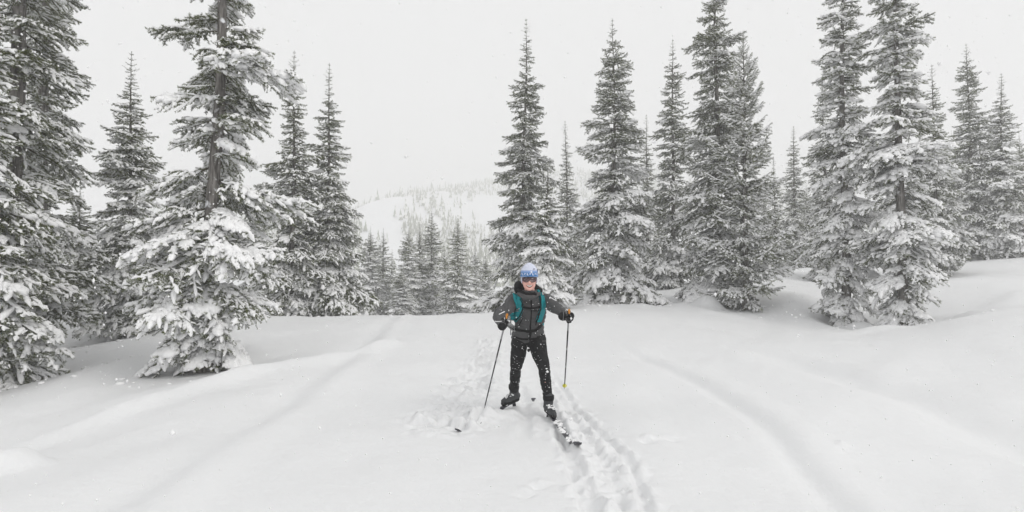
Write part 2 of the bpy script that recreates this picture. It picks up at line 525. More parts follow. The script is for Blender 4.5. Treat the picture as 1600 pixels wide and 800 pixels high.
fx_ = np.linspace(-690, 690, 150); fy_ = np.linspace(-690, 700, 170)
XX, YY = np.meshgrid(fx_, fy_)
ZF = far_z(XX.ravel(), YY.ravel())
idx = np.arange(XX.size).reshape(XX.shape)
quads = np.stack([idx[:-1, :-1], idx[:-1, 1:], idx[1:, 1:], idx[1:, :-1]], -1).reshape(-1, 4)
g = link('mountain', np_mesh('mountain', np.stack([XX.ravel(), YY.ravel(), ZF], 1), quads, [M['far_snow']], smooth=True))
tag(g, kind='structure')

# ------------------------------------------------------------------ conifer boughs
rng = np.random.default_rng(5)


def unit(v):
    return v / (np.linalg.norm(v, axis=-1, keepdims=True) + 1e-9)


class Acc:
    def __init__(s): s.V = []; s.F = []; s.M = []; s.S = []; s.n = 0

    def add(s, V, F, m, smooth):
        if len(F) == 0: return
        s.V.append(V); s.F.append(np.asarray(F) + s.n); s.M.append(np.full(len(F), m)); s.S.append(np.full(len(F), smooth)); s.n += len(V)

    def arrays(s):
        return np.concatenate(s.V), np.concatenate(s.F), np.concatenate(s.M), np.concatenate(s.S)


NM = [M['needle'], M['frost'], M['twig'], M['bough_snow']]


def needles(acc, P0, P1, dens, nl, nw, frost, g):
    P0 = np.array(P0); P1 = np.array(P1)
    L = np.linalg.norm(P1 - P0, axis=1)
    cnt = np.maximum(1, (L * dens + g.random(len(L))).astype(int))
    i = np.repeat(np.arange(len(L)), cnt)
    n = len(i)
    t_ = g.random((n, 1))
    pos = P0[i] + (P1[i] - P0[i]) * t_
    a = unit(P1[i] - P0[i])
    r = g.normal(size=(n, 3)) + np.array([0, 0, 0.35])
    r = unit(r - (r * a).sum(1, keepdims=True) * a)
    d = unit(a * g.uniform(0.3, 0.9, (n, 1)) + r * 0.9)
    side = unit(np.cross(d, g.normal(size=(n, 3))))
    ln = nl * g.uniform(0.7, 1.25, (n, 1)); wd = nw * g.uniform(0.7, 1.2, (n, 1))
    A = pos + side * wd * 0.5; B = pos - side * wd * 0.5; C = pos + d * ln
    V = np.stack([A, B, C], 1).reshape(-1, 3)
    F = np.arange(3 * n).reshape(n, 3)
    fr = g.random(n) < frost * np.clip(0.55 + 0.9 * r[:, 2], 0.05, 1.4)
    for k in (0, 1):
        m_ = fr == (k == 1)
        if m_.any():
            f = F[m_]
            acc.add(V[f.ravel()], np.arange(f.size).reshape(-1, 3), k, False)


def stick(acc, pts, r0, r1, m, sides=3):
    pts = np.array(pts); k = len(pts)
    ax = unit(np.gradient(pts, axis=0))
    ref = np.array([0, 0, 1.0]) if abs(ax[0, 2]) < 0.9 else np.array([1.0, 0, 0])
    u = unit(np.cross(ax, ref)); v = np.cross(ax, u)
    rr = np.linspace(r0, r1, k)[:, None, None]
    an = np.linspace(0, 2 * np.pi, sides, endpoint=False)
    V = pts[:, None] + rr * (np.cos(an)[None, :, None] * u[:, None] + np.sin(an)[None, :, None] * v[:, None])
    V = V.reshape(-1, 3)
    F = []
    for a in range(k - 1):
        for b in range(sides):
            p, q = a * sides + b, a * sides + (b + 1) % sides
            F += [(p, q, q + sides), (p, q + sides, p + sides)]
    acc.add(V, np.array(F), m, True)


def snow_tube(acc, pts, r, g, m=3, sides=6):
    """lumpy roll of snow resting on a twig; r per point"""
    pts = np.array(pts); k = len(pts)
    if k < 2: return
    ax = unit(np.gradient(pts, axis=0))
    u = unit(np.cross(ax, np.array([0, 0, 1.0]))); up = np.cross(u, ax)
    r = np.asarray(r) * g.uniform(0.75, 1.25, k)
    r[0] *= 0.3; r[-1] *= 0.25
    an = np.linspace(0, 2 * np.pi, sides, endpoint=False) + 0.3
    jit = g.uniform(0.82, 1.2, (k, sides, 1))
    V = pts[:, None] + r[:, None, None] * jit * (1.1 * np.cos(an)[None, :, None] * u[:, None] + (0.85 * np.sin(an)[None, :, None] + 0.5) * up[:, None])
    V = V.reshape(-1, 3)
    F = []
    for a in range(k - 1):
        for b in range(sides):
            p, q = a * sides + b, a * sides + (b + 1) % sides
            F += [(p, q + sides, q), (p, p + sides, q + sides)]
    acc.add(V, np.array(F), m, True)


_b = bmesh.new(); bmesh.ops.create_icosphere(_b, subdivisions=2, radius=1.0)
ICO = (np.array([v.co[:] for v in _b.verts]), np.array([[v.index for v in f.verts] for f in _b.faces])); _b.free()


def make_bough(L, snow, seed, lod=1.0, pad=0.0, nl=0.031, nw=0.0068, dens=450, wide=0.54, curl=0.0):
    """A fir bough along +X: axis, side twigs in a drooping spray, needles, the snow lying on it."""
    g = np.random.default_rng(seed)
    acc = Acc()
    droop = g.uniform(0.10, 0.20) + 0.26 * snow ** 1.5
    bend = g.uniform(-0.10, 0.10)

    def axis(t_):
        return np.array([L * t_, L * bend * t_ * t_, L * (-droop * t_ ** 1.6 + (0.10 + curl) * t_ ** 3)])

    kk = max(6, int(L / 0.12))
    ap = np.array([axis(a) for a in np.linspace(0, 1, kk)])
    stick(acc, ap, 0.006 + 0.009 * L, 0.003, 2, 4 if lod >= 1 else 3)
    P0, P1 = list(ap[:-1][int(kk * 0.15):]), list(ap[1:][int(kk * 0.15):])
    step = 0.046 if lod >= 1 else 0.08
    s = 0.12 * L + 0.02
    sd = 1
    while s < L * 0.97:
        t_ = s / L
        shape = min(1, 0.35 + t_ * 2.2) * (1 - t_) ** 0.7 + 0.10
        ll = wide * L * shape * g.uniform(0.65, 1.2)
        if L < 0.6: ll = max(ll, 0.07)
        angl = rad(g.uniform(42, 64) - 18 * t_)
        p = axis(t_)
        dr = np.array([math.cos(angl), sd * math.sin(angl), g.uniform(-0.45, 0.22)])
        ns = max(3, int(ll / 0.045))
        wv, wp = g.uniform(0.02, 0.11), g.uniform(0, 6.28)
        tw = []
        for q in np.linspace(0, 1, ns + 1):
            tw.append(p + dr * ll * q + np.array([0.15 * ll * q * q, 0, -ll * (0.22 + 0.3 * snow) * q ** 1.8])
                      + np.array([-dr[1], dr[0], 0]) * ll * wv * math.sin(wp + 4.5 * q) + np.array([0, 0, 0.06 * ll * math.sin(wp * 2 + 6 * q)]))
        tw = np.array(tw)
        tw -= tw[0] - p
        stick(acc, tw[::2] if len(tw) > 3 else tw, 0.004, 0.002, 2)
        P0 += list(tw[:-1]); P1 += list(tw[1:])
        subs = []
        if ll > 0.16:
            for q in np.arange(0.15, 0.95, 0.036 / ll if lod >= 1 else 0.11 / ll):
                j = q * ns; a_ = int(j)
                b_ = tw[a_] + (tw[min(a_ + 1, ns)] - tw[a_]) * (j - a_)
                sl = max(0.05, min(0.17, ll * 0.42 * (1 - q * 0.7))) * g.uniform(0.55, 1.25)
                ss = 1 if g.random() < 0.5 else -1
                an2 = math.atan2(dr[1], dr[0]) + ss * rad(g.uniform(25, 65))
                d2 = np.array([math.cos(an2), math.sin(an2), g.uniform(-0.75, 0.25)])
                e_ = b_ + d2 * sl
                m_ = (b_ + e_) / 2 + np.array([0, 0, 0.012])
                P0 += [b_, m_]; P1 += [m_, e_]
                subs.append(np.array([b_, m_, e_]))
        if snow > 0.05:
            rr = (0.008 + 0.024 * snow) * (0.8 + 0.5 * min(L, 1.4))
            j = int(g.integers(0, 2))
            while j < ns - 1:                                # broken into short lumps, some fallen off
                k = int(g.integers(2, 5))
                q = tw[j:j + k + 1]
                if len(q) >= 2 and g.random() < 0.36 + 0.62 * snow:
                    snow_tube(acc, q + [0, 0, 0.006], rr * g.uniform(0.7, 1.5) * np.ones(len(q)), g, sides=6 if lod >= 1 else 4)
                j += k
            for sb in subs:
                if g.random() < 0.20 + 0.70 * snow:
                    snow_tube(acc, sb + [0, 0, 0.006], rr * g.uniform(0.55, 1.0) * np.ones(3), g, sides=5 if lod >= 1 else 4)
        s += step * g.uniform(0.75, 1.3)
        sd = -sd
    # tuft at the tip
    tip = axis(1.0)
    for k in range(3):
        d2 = np.array([1, g.uniform(-0.5, 0.5), g.uniform(-0.2, 0.3)]) * min(0.09, 0.12 * L)
        P0.append(tip); P1.append(tip + d2)
    needles(acc, P0, P1, dens * (1 if lod >= 1 else 0.26), nl * (1 if lod >= 1 else 1.6), nw * (1 if lod >= 1 else 3.2), 0.08 + 0.38 * snow, g)
    if snow > 0.25:
        q = ap[int(kk * 0.2):]
        snow_tube(acc, q + [0, 0, 0.008], (0.014 + 0.03 * snow) * np.ones(len(q)), g)
    if pad > 0:
        # thick settled cushion: rounded clumps lying on the spray and running together
        cl = []
        for k in range(int((9 + 19 * pad) * min(1.0, 0.25 + 0.55 * L))):
            t_ = 0.22 + 0.72 * g.random() ** 0.8
            prof = wide * L * min(1, 0.35 + t_ * 2.2) * (1 - t_) ** 0.6
            yy = g.uniform(-0.72, 0.72) * prof
            a0 = axis(t_)
            c = a0 + np.array([0.25 * abs(yy), yy, -(0.16 + 0.26 * snow) * abs(yy) + 0.022])
            r = g.uniform(0.036, 0.088) * (0.7 + 0.4 * pad) * min(1.15, 0.5 + 0.5 * L)
            cl.append((c, r, math.atan2(yy, prof + 0.01)))
        for c, r, an in cl:
            el = g.uniform(1.1, 1.9)
            q = ICO[0] * (1 + 0.16 * g.normal(size=(len(ICO[0]), 1))) * np.array([r * el, r, r * g.uniform(0.55, 0.8)])
            ca, sa = math.cos(an), math.sin(an)
            q = np.stack([q[:, 0] * ca - q[:, 1] * sa, q[:, 0] * sa + q[:, 1] * ca, q[:, 2] - 0.35 * q[:, 0]* 0.6], 1) + c
            acc.add(q, ICO[1], 3, True)
    return acc.arrays()


SIZES = [0.30, 0.55, 0.9, 1.4]
LEVELS = [(0.22, 0.0), (0.40, 0.0), (0.60, 0.40), (0.82, 1.0)]
BOUGH = {}
LOWB = {}
sd_ = 100
ntri = 0
for L in SIZES:
    for li, (sn, pad) in enumerate(LEVELS):
        for k in range(3 if L > 0.4 else 2):
            sd_ += 1
            V, F, Mi, Sm = make_bough(L, sn, sd_, pad=pad if L > 0.5 else 0.0)
            me = np_mesh('bough', V, F, NM, Mi, Sm)
            BOUGH.setdefault((L, li), []).append(me)
            ntri += len(F)
        LOWB[(L, li)] = make_bough(L, sn, sd_ + 500, lod=0.5, pad=pad if L > 0.5 else 0.0)
for k in range(3):       # pine-like open boughs with upturned tufted ends
    for L in (0.55, 0.9, 1.4):
        for li in (1, 2):
            V, F, Mi, Sm = make_bough(L, LEVELS[li][0], 900 + k * 10 + li, nl=0.045, nw=0.0065, dens=240, wide=0.34, curl=0.25)
            BOUGH.setdefault(('pine', L, li), []).append(np_mesh('bough', V, F, NM, Mi, Sm))
            ntri += len(F)
print('bough tris', ntri)


def trunk_mesh(H, r0, sway, g, sides=12):
    zs = np.concatenate([np.linspace(-0.35, 1.0, 5), np.linspace(1.3, H - 0.02, max(8, int(H / 0.5)))])
    V, F = [], []
    for z in zs:
        f = max(0, 1 - max(z, 0) / H)
        r = r0 * f ** 0.9 * (1 + 0.35 * math.exp(-max(z, 0) / 0.25)) + 0.006
        cx, cy = sway(z)
        for a in range(sides):
            an = 2 * math.pi * a / sides
            k = 1 + 0.07 * math.sin(3 * an + z * 1.3) + g.uniform(-0.04, 0.04)
            V.append((cx + r * k * math.cos(an), cy + r * k * math.sin(an), z))
    n = len(zs)
    for i in range(n - 1):
        for a in range(sides):
            b_ = (a + 1) % sides
            F.append((i * sides + a, i * sides + b_, (i + 1) * sides + b_, (i + 1) * sides + a))
    V.append((*sway(H), H + 0.02))
    F2 = [((n - 1) * sides + a, (n - 1) * sides + (a + 1) % sides, len(V) - 1) for a in range(sides)]
    return np_mesh('trunk', V, [np.array(F), np.array(F2)], [M['bark']], smooth=True)


def plan(H, R, power, z0, step, bias, pitch, g, skirt=0.72):
    """whorl list: (z, azimuth, pitch, roll, length, snow level)"""
    out = []
    z = z0
    step = max(step, H / 26.0)          # keeps a tall tree under about 300 boughs
    while z < H - 0.22:
        f = (z - z0) / (H - z0)
        env = 1.17 * R * (1 - f) ** power * (skirt + (1 - skirt) * min(1, f / 0.13))
        n = 5
        a0 = g.uniform(0, 6.28)
        mod = 1 + 0.24 * math.sin(z * 2.3 + R * 7) * g.uniform(0.3, 1) + 0.08 * g.normal()
        for k in range(n + (3 if f < 0.85 else 0)):
            if g.random() < 0.05: continue
            ln = env * mod * (g.uniform(0.68, 1.14) if k < n else g.uniform(0.35, 0.6))
            ln = max(ln, 0.11)
            az = a0 + 6.283 * k / n + g.normal() * 0.25
            pt = -16 + 44 * f ** 1.3 + pitch + g.normal() * 6
            if f < 0.06: pt -= 14
            sl = 0.60 - 0.46 * f + bias * 1.2 - 0.14 + g.normal() * 0.17
            lev = 0 if sl < 0.22 else 1 if sl < 0.58 else 2 if sl < 0.84 else 3
            out.append((z + g.uniform(-0.4, 0.4) * step, az, rad(pt), rad(g.normal() * 10), ln, lev))
        z += step * (1.0 - 0.62 * f) * g.uniform(0.8, 1.25)
    return out


def crown_leader(H, sway, g, R):
    acc = Acc()
    P0, P1 = [], []
    lead = 0.45 + 0.02 * H
    pts = [np.array([*sway(H), H - 0.25 + lead * q]) for q in np.linspace(0, 1, 7)]
    stick(acc, pts, 0.009, 0.003, 2)
    P0 += pts[:-1]; P1 += pts[1:]
    for zz, ll in ((0.12, 0.20), (0.36, 0.15), (0.60, 0.10), (0.85, 0.06)):
        a0 = g.uniform(0, 6)
        for k in range(5):
            a = a0 + k * 1.257
            p = np.array([*sway(H), H - 0.25 + lead * zz])
            e = p + np.array([math.cos(a), math.sin(a), 0.45]) * ll * g.uniform(0.7, 1.1)
            stick(acc, [p, e], 0.004, 0.002, 2)
            P0.append(p); P1.append(e)
            if g.random() < 0.5: snow_tube(acc, np.array([p, (p + e) / 2, e]), np.array([0.012, 0.016, 0.012]), g, sides=5)
    # needles and dead twigs on the stem inside the crown
    for z in np.arange(0.6, H - 0.3, 0.10):
        a = g.uniform(0, 6.28); f = z / H
        rr = 0.10 * (1 - f)
        ll = g.uniform(0.08, 0.26)
        p = np.array([*sway(z), z]) + np.array([math.cos(a), math.sin(a), 0]) * rr * 0.6
        e = p + np.array([math.cos(a), math.sin(a), g.uniform(-0.5, 0.4)]) * ll
        stick(acc, [p, e], 0.005, 0.002, 2)
        if f > 0.35 or g.random() < 0.35:
            P0.append(p); P1.append(e)
    needles(acc, P0, P1, 330, 0.026, 0.006, 0.35, g)
    V, F, Mi, Sm = acc.arrays()
    return np_mesh('crown', V, F, NM, Mi, Sm)


def pick(L, lev, g, pine):
    if pine:
        s = min((0.55, 0.9, 1.4), key=lambda q: abs(math.log(q / L)))
        return s, BOUGH[('pine', s, 1 if lev <= 1 else 2)]
    s = min(SIZES, key=lambda q: abs(math.log(q / L)))
    return s, BOUGH[(s, lev)]


nb = 0
for ti, (key, bx, by, D, H, R, power, z0, step, bias, pitch, label) in enumerate(TREES):
    g = np.random.default_rng(1000 + ti)
    p = at(bx, by, D)
    zb = gz(p.x, p.y)
    nm = 'pine_tree' if key == 'm' else 'fir_tree'
    root = empty(nm, (p.x, p.y, zb - 0.02))
    tag(root, label, 'tree', 'snow-covered conifers around the trail')
    amp = g.uniform(-0.05, 0.05); lean = {'c': 0.012, 'l': 0.004}.get(key, g.uniform(-0.013, 0.013)); ph = g.uniform(0, 6)
    sway = lambda z, amp=amp, lean=lean, ph=ph: (lean * z + amp * math.sin(z * 0.7 + ph), amp * 0.6 * math.sin(z * 0.5 + ph * 2))
    r0 = (0.0080 if key == 'c' else 0.0092) * H + 0.012
    link('trunk', trunk_mesh(H, r0, sway, g), root)
    crown = link('crown', crown_leader(H, sway, g, R), root)
    pl_ = plan(H, R, power, z0, step, bias, pitch, g, {'b': 0.45, 'edge_c': 0.5, 'edge_a': 0.6, 'o': 0.5, 'p': 0.55, 'i': 0.5, 'm': 0.6, 'c': 0.78}.get(key, 0.72))
    if key == 'c':       # low laden boughs close the foot of the near tree
        pl_ = [q for q in pl_ if q[0] > 0] + [(g.uniform(0.35, 2.9), -1.57 + g.uniform(-1.3, 1.3), rad(g.uniform(-30, -8)), 0.0, g.uniform(0.45, 0.95), int(g.integers(2, 4))) for _ in range(26)]
    for (z, az, pt, ro, ln, lev) in pl_:
        if key == 'c' and math.sin(az) < -0.55 and abs(math.cos(az)) < 0.75 and 2.6 < z < 9 and g.random() < 0.60:
            continue                       # the side towards the trail is open and shows the trunk
        s, ms = pick(ln, lev, g, key == 'm')
        o = bpy.data.objects.new('bough', ms[int(g.integers(len(ms)))])
        COL.objects.link(o)
        o.parent = crown
        sc = ln / s
        x_, y_ = sway(z)
        o.matrix_local = Matrix.Translation((x_, y_, z)) @ Matrix.Rotation(az, 4, 'Z') @ Matrix.Rotation(-pt, 4, 'Y') @ Matrix.Rotation(ro, 4, 'X') @ Matrix.Diagonal((sc, sc * g.uniform(0.85, 1.2), sc * g.uniform(0.9, 1.1), 1))
        nb += 1
print('boughs', nb)


# lumps of snow shed by the boughs
g = np.random.default_rng(31)
acc = Acc()
cxy = []
for T in TREES:
    if T[3] > 21: continue
    p = at(T[1], T[2], T[3])
    for k in range(26):
        a = g.uniform(0, 6.28); q = T[5] * g.uniform(0.7, 1.9)
        cxy.append((p.x + q * math.cos(a), p.y + q * math.sin(a)))
cxy = np.array(cxy)
for (x, y), z in zip(cxy, ground_z(cxy[:, 0], cxy[:, 1])):
    r = 0.012 + 0.045 * g.random() ** 3
    acc.add(ICO[0] * (1 + 0.15 * g.normal(size=(len(ICO[0]), 1))) * np.array([r * 1.2, r, r * 0.6]) + [x, y, z + 0.15 * r], ICO[1], 0, True)
V, F, Mi, Sm = acc.arrays()
tag(link('fallen_snow_lumps', np_mesh('fallen_snow_lumps', V, F, [M['bough_snow']], smooth=True)), 'small snow lumps shed onto the ground around the firs', 'snow lumps', kind='stuff')


# hazy firs beyond: crown joined, three kinds of mesh shared between them
def low_crown(H, R, power, step, bias, seed):
    g = np.random.default_rng(seed)
    acc = Acc()
    for (z, az, pt, ro, ln, lev) in plan(H, R, power, 0.1, step, bias, -5, g):
        s = min(SIZES, key=lambda q: abs(math.log(q / ln)))
        V, F, Mi, Sm = LOWB[(s, lev)]
        sc = ln / s
        Mx = np.array(Matrix.Translation((0, 0, z)) @ Matrix.Rotation(az, 4, 'Z') @ Matrix.Rotation(-pt, 4, 'Y') @ Matrix.Rotation(ro, 4, 'X') @ Matrix.Scale(sc, 4))
        acc.V.append(V @ Mx[:3, :3].T + Mx[:3, 3]); acc.F.append(F + acc.n); acc.M.append(Mi); acc.S.append(Sm); acc.n += len(V)
    P0 = [np.array([0, 0, H - 0.3 + 0.15 * k]) for k in range(4)]; P1 = [q + [0, 0, 0.15] for q in P0]
    needles(acc, P0, P1, 150, 0.035, 0.012, 0.3, g)
    V, F, Mi, Sm = acc.arrays()
    return np_mesh('crown', V, F, NM, Mi, Sm), len(F)


LOW = []
for k, (H, R, pw, st, bi) in enumerate(((6.6, 1.25, 0.85, 0.24, 0.38), (6.6, 1.35, 0.75, 0.25, 0.42), (6.6, 1.2, 0.95, 0.24, 0.32))):
    me, n_ = low_crown(H, R, pw, st, bi, 60 + k)
    print('low crown', n_)
    g = np.random.default_rng(k)
    LOW.append((me, trunk_mesh(H, 0.075, lambda z: (0, 0), g, 8), H, R))
for k, (bx, by, D, H, R, label) in enumerate(BACK):
    g = random.Random(k)
    p = at(bx, by, D)
    root = empty('fir_tree', (p.x, p.y, gz(p.x, p.y) - 0.05))
    tag(root, label, 'tree', 'hazy firs beyond the trail')
    cm, tm, h0, r0 = LOW[1 if H < 3 else k % 3]
    root.scale = (1.2 * R / r0, 1.2 * R / r0, H / h0)
    root.rotation_euler = (0, 0, g.uniform(0, 6.28))
    link('trunk', tm, root)
    link('crown', cm, root)

# far wood scattered over the mountainside, one mass
g = np.random.default_rng(77)
acc = Acc()
cy = g.uniform(180, 575, 40000); cx = g.uniform(-0.75, 0.75, 40000) * cy
dn = fbm(cx * 0.02, cy * 0.02, 33, 3) + 0.35 * vnoise(cx * 0.08, cy * 0.08, 35) + np.where(cy > 400, 0.20, 0.0)
keep = (dn > g.uniform(-0.35, 0.40, 40000)) & ~((np.abs(cx + 0.25 * cy + 0.22 * (cy - 240)) < 9 + 16 * fbm(cx * 0.05, cy * 0.05, 3, 2) + g.uniform(-6, 5, 40000)) & (cy < 320))      # an open snow run
cx, cy = cx[keep][:6000], cy[keep][:6000]
for x, y, z in zip(cx, cy, far_z(cx, cy)):
    h = g.uniform(3.0, 8.5); r = h * g.uniform(0.15, 0.22)
    a = np.linspace(0, 2 * np.pi, 7, endpoint=False) + g.uniform(0, 6)
    V = []; F = []
    for tier in range(4):
        zb_, zt = z + h * (0.04 + tier * 0.22), z + h * (0.04 + tier * 0.22 + 0.42) if tier < 3 else z + h
        rr = r * (1 - tier * 0.24) * g.uniform(0.65, 1.25, 7)
        b0 = len(V)
        V += [(x + q * math.cos(an), y + q * math.sin(an), zb_ - g.uniform(0, 0.05) * h) for q, an in zip(rr, a + tier * 0.4)]
        V.append((x, y, zt))
        F += [(b0 + i, b0 + (i + 1) % 7, b0 + 7) for i in range(7)]
    F = np.array(F)
    acc.add(np.array(V), F, 0, False)
    acc.M[-1] = np.where(g.random(len(F)) < 0.35, 1, 0)
V, F, Mi, Sm = acc.arrays()
fw = link('forest', np_mesh('forest', V, F, [M['needle'], M['frost']], Mi, Sm))
tag(fw, 'faint scattered firs covering the far snowy mountainside', 'forest', kind='stuff')

# ------------------------------------------------------------------ the skier
M['skin'] = plain('skin', (0.84, 0.48, 0.41), 0.5, 0.4, var=0.14, vscale=25)
M['jacket'] = plain('charcoal_jacket', (0.080, 0.080, 0.082), 0.75, 0.3, var=0.22, vscale=60, bump=0.35, bscale=90)
M['black'] = plain('black_cloth', (0.010, 0.010, 0.011), 0.75, 0.25, var=0.2, vscale=50, bump=0.3, bscale=110)
M['tights'] = plain('black_trousers', (0.0085, 0.0085, 0.0095), 0.7, 0.3, var=0.25, vscale=40, bump=0.3, bscale=80)
M['teal'] = plain('teal_fabric', (0.008, 0.25, 0.28), 0.65, 0.3, var=0.15, vscale=80, bump=0.3, bscale=300)
M['grey_fabric'] = plain('light_grey_fabric', (0.42, 0.42, 0.42), 0.7, 0.3, var=0.12, vscale=50)
M['midgrey'] = plain('mid_grey', (0.16, 0.16, 0.165), 0.6, 0.3, var=0.1)
M['hat_white'] = plain('hat_lavender_white', (0.70, 0.73, 0.86), 0.9, 0.1, bump=0.5, bscale=350)
M['hat_mid'] = plain('hat_pale_blue', (0.30, 0.43, 0.72), 0.9, 0.1, bump=0.5, bscale=350)
M['hat_blue'] = plain('hat_blue', (0.075, 0.21, 0.47), 0.9, 0.1, bump=0.5, bscale=350)
M['hat_navy'] = plain('hat_navy', (0.02, 0.03, 0.12), 0.9, 0.1)
M['lens'] = plain('dark_red_lens', (0.055, 0.012, 0.018), 0.08, 0.9)
M['teeth'] = plain('teeth', (0.80, 0.77, 0.70), 0.35, 0.5)
M['lips'] = plain('lips', (0.42, 0.10, 0.09), 0.5, 0.4)
M['mouth'] = plain('mouth_dark', (0.09, 0.015, 0.015), 0.6, 0.2)
M['orange'] = plain('orange_cork', (0.60, 0.24, 0.035), 0.6, 0.3)
M['yellow'] = plain('yellow_plastic', (0.62, 0.58, 0.02), 0.45, 0.4)
M['carbon'] = plain('black_shaft', (0.012, 0.012, 0.014), 0.3, 0.5)
M['alu'] = plain('grey_shaft', (0.32, 0.32, 0.33), 0.35, 0.5, metal=0.4)
M['boot'] = plain('boot_grey', (0.05, 0.053, 0.057), 0.6, 0.35, var=0.4, vscale=60)
M['ski_top'] = plain('ski_dark_top', (0.02, 0.02, 0.03), 0.3, 0.5, var=0.3, vscale=20)
M['hair'] = plain('hair', (0.10, 0.07, 0.05), 0.8, 0.2)


def ellipsoid(c, r, rot=None, seg=20, rings=12):
    V = [(0, 0, 1)]
    for i in range(1, rings):
        a = math.pi * i / rings
        for j in range(seg):
            b = 2 * math.pi * j / seg
            V.append((math.sin(a) * math.cos(b), math.sin(a) * math.sin(b), math.cos(a)))
    V.append((0, 0, -1))
    F = [(0, 1 + j, 1 + (j + 1) % seg) for j in range(seg)]
    for i in range(rings - 2):
        for j in range(seg):
            a, b = 1 + i * seg + j, 1 + i * seg + (j + 1) % seg
            F.append((a, a + seg, b + seg, b))
    n = len(V) - 1
    F += [(n, 1 + (rings - 2) * seg + (j + 1) % seg, 1 + (rings - 2) * seg + j) for j in range(seg)]
    Q = rot.to_3x3() if rot is not None else Matrix.Identity(3)
    c = Vector(c)
    return [tuple(c + Q @ Vector((v[0] * r[0], v[1] * r[1], v[2] * r[2]))) for v in V], F


def capsule(p, q, r0, r1, seg=16, flat=1.0):
    p, q = Vector(p), Vector(q)
    d = (q - p); L = d.length; R_ = d.to_track_quat('Z', 'Y').to_matrix()
    prof = [(-math.cos(a) * r0, math.sin(a) * r0) for a in np.linspace(0.12, math.pi / 2, 5)]
    prof += [(L + math.sin(a) * r1, math.cos(a) * r1) for a in np.linspace(0, math.pi / 2 - 0.12, 5)]
    V, F = [], []
    for z, r in prof:
        for j in range(seg):
            b = 2 * math.pi * j / seg
            V.append(tuple(p + R_ @ Vector((r * math.cos(b), r * math.sin(b) * flat, z))))
    n = len(prof)
    for i in range(n - 1):
        for j in range(seg):
            k = (j + 1) % seg
            F.append((i * seg + j, i * seg + k, (i + 1) * seg + k, (i + 1) * seg + j))
    F.append(tuple(range(seg))[::-1]); F.append(tuple((n - 1) * seg + j for j in range(seg)))
    return V, F


def loft(rings, seg=28):
    """rings: (centre, rx, ry) stacked ellipses, closed at both ends"""
    V, F = [], []
    for c, rx, ry in rings:
        for j in range(seg):
            b = 2 * math.pi * j / seg
            V.append((c[0] + rx * math.cos(b), c[1] + ry * math.sin(b), c[2]))
    n = len(rings)
    for i in range(n - 1):
        for j in range(seg):
            k = (j + 1) % seg
            F.append((i * seg + j, i * seg + k, (i + 1) * seg + k, (i + 1) * seg + j))
    F.append(tuple(range(seg))[::-1]); F.append(tuple((n - 1) * seg + j for j in range(seg)))
    return V, F


def fuse(name, shapes, voxel, mat, smooth=4, wrinkle=0.0, wscale=12.0, seed=0):
    """join shapes into one continuous skin"""
    V, F = [], []
    for v, f in shapes:
        n = len(V); V += list(v); F += [tuple(i + n for i in q) for q in f]
    me = bpy.data.meshes.new('tmp'); me.from_pydata([tuple(v) for v in V], [], F); me.update()
    o = bpy.data.objects.new('tmp', me); COL.objects.link(o)
    r = o.modifiers.new('r', 'REMESH'); r.mode = 'VOXEL'; r.voxel_size = voxel
    sm = o.modifiers.new('s', 'SMOOTH'); sm.iterations = smooth; sm.factor = 0.5
    dg = bpy.context.evaluated_depsgraph_get()
    out = bpy.data.meshes.new_from_object(o.evaluated_get(dg))
    bpy.data.objects.remove(o)
    bpy.data.meshes.remove(me)
    out.name = name
    if wrinkle:
        n = len(out.vertices)
        co = np.empty(n * 3, dtype=np.float32); out.vertices.foreach_get('co', co); co = co.reshape(-1, 3)
        no = np.empty(n * 3, dtype=np.float32); out.vertices.foreach_get('normal', no); no = no.reshape(-1, 3)
        x, y, z = co.T
        k = fbm(x * wscale + z * wscale * 0.7 + seed, z * wscale * 1.3 - y * wscale * 0.8, 200 + seed, 3)
        k = np.abs(k) * -2 + 0.5
        co = co + no * (k * wrinkle)[:, None]
        out.vertices.foreach_set('co', co.astype(np.float32).ravel()); out.update()
    out.materials.clear()
    out.materials.append(mat)
    out.polygons.foreach_set('use_smooth', np.ones(len(out.polygons), dtype=bool))
    return out


def raw(name, shapes, mat, smooth=True):
    V, F = [], []
    for v, f in shapes:
        n = len(V); V += list(v); F += [tuple(i + n for i in q) for q in f]
    me = bpy.data.meshes.new(name); me.from_pydata([tuple(v) for v in V], [], F); me.update()
    for m_ in (mat if isinstance(mat, (list, tuple)) else [mat]): me.materials.append(m_)
    me.polygons.foreach_set('use_smooth', np.full(len(me.polygons), smooth, dtype=bool))
    return me


def bvh(me):
    return BVHTree.FromPolygons([v.co.copy() for v in me.vertices], [tuple(p.vertices) for p in me.polygons])


def slab(rows, thick, dirs):
    """rows: grid of points (k rows of n); thickened along dirs (a vector per point)"""
    k, n = len(rows), len(rows[0])
    V = [tuple(p) for r in rows for p in r]
    V += [tuple(Vector(p) - Vector(d) * thick) for r, e in zip(rows, dirs) for p, d in zip(r, e)]
    m_ = k * n
    F = []
    for i in range(k - 1):
        for j in range(n - 1):
            a = i * n + j
            F.append((a, a + 1, a + n + 1, a + n)); F.append((m_ + a, m_ + a + n, m_ + a + n + 1, m_ + a + 1))
    for i in range(k - 1):
        for j in (0, n - 1):
            a = i * n + j
            F.append((a, a + n, m_ + a + n, m_ + a))
    for j in range(n - 1):
        for i in (0, k - 1):
            a = i * n + j
            F.append((a, a + 1, m_ + a + 1, m_ + a))
    return V, F


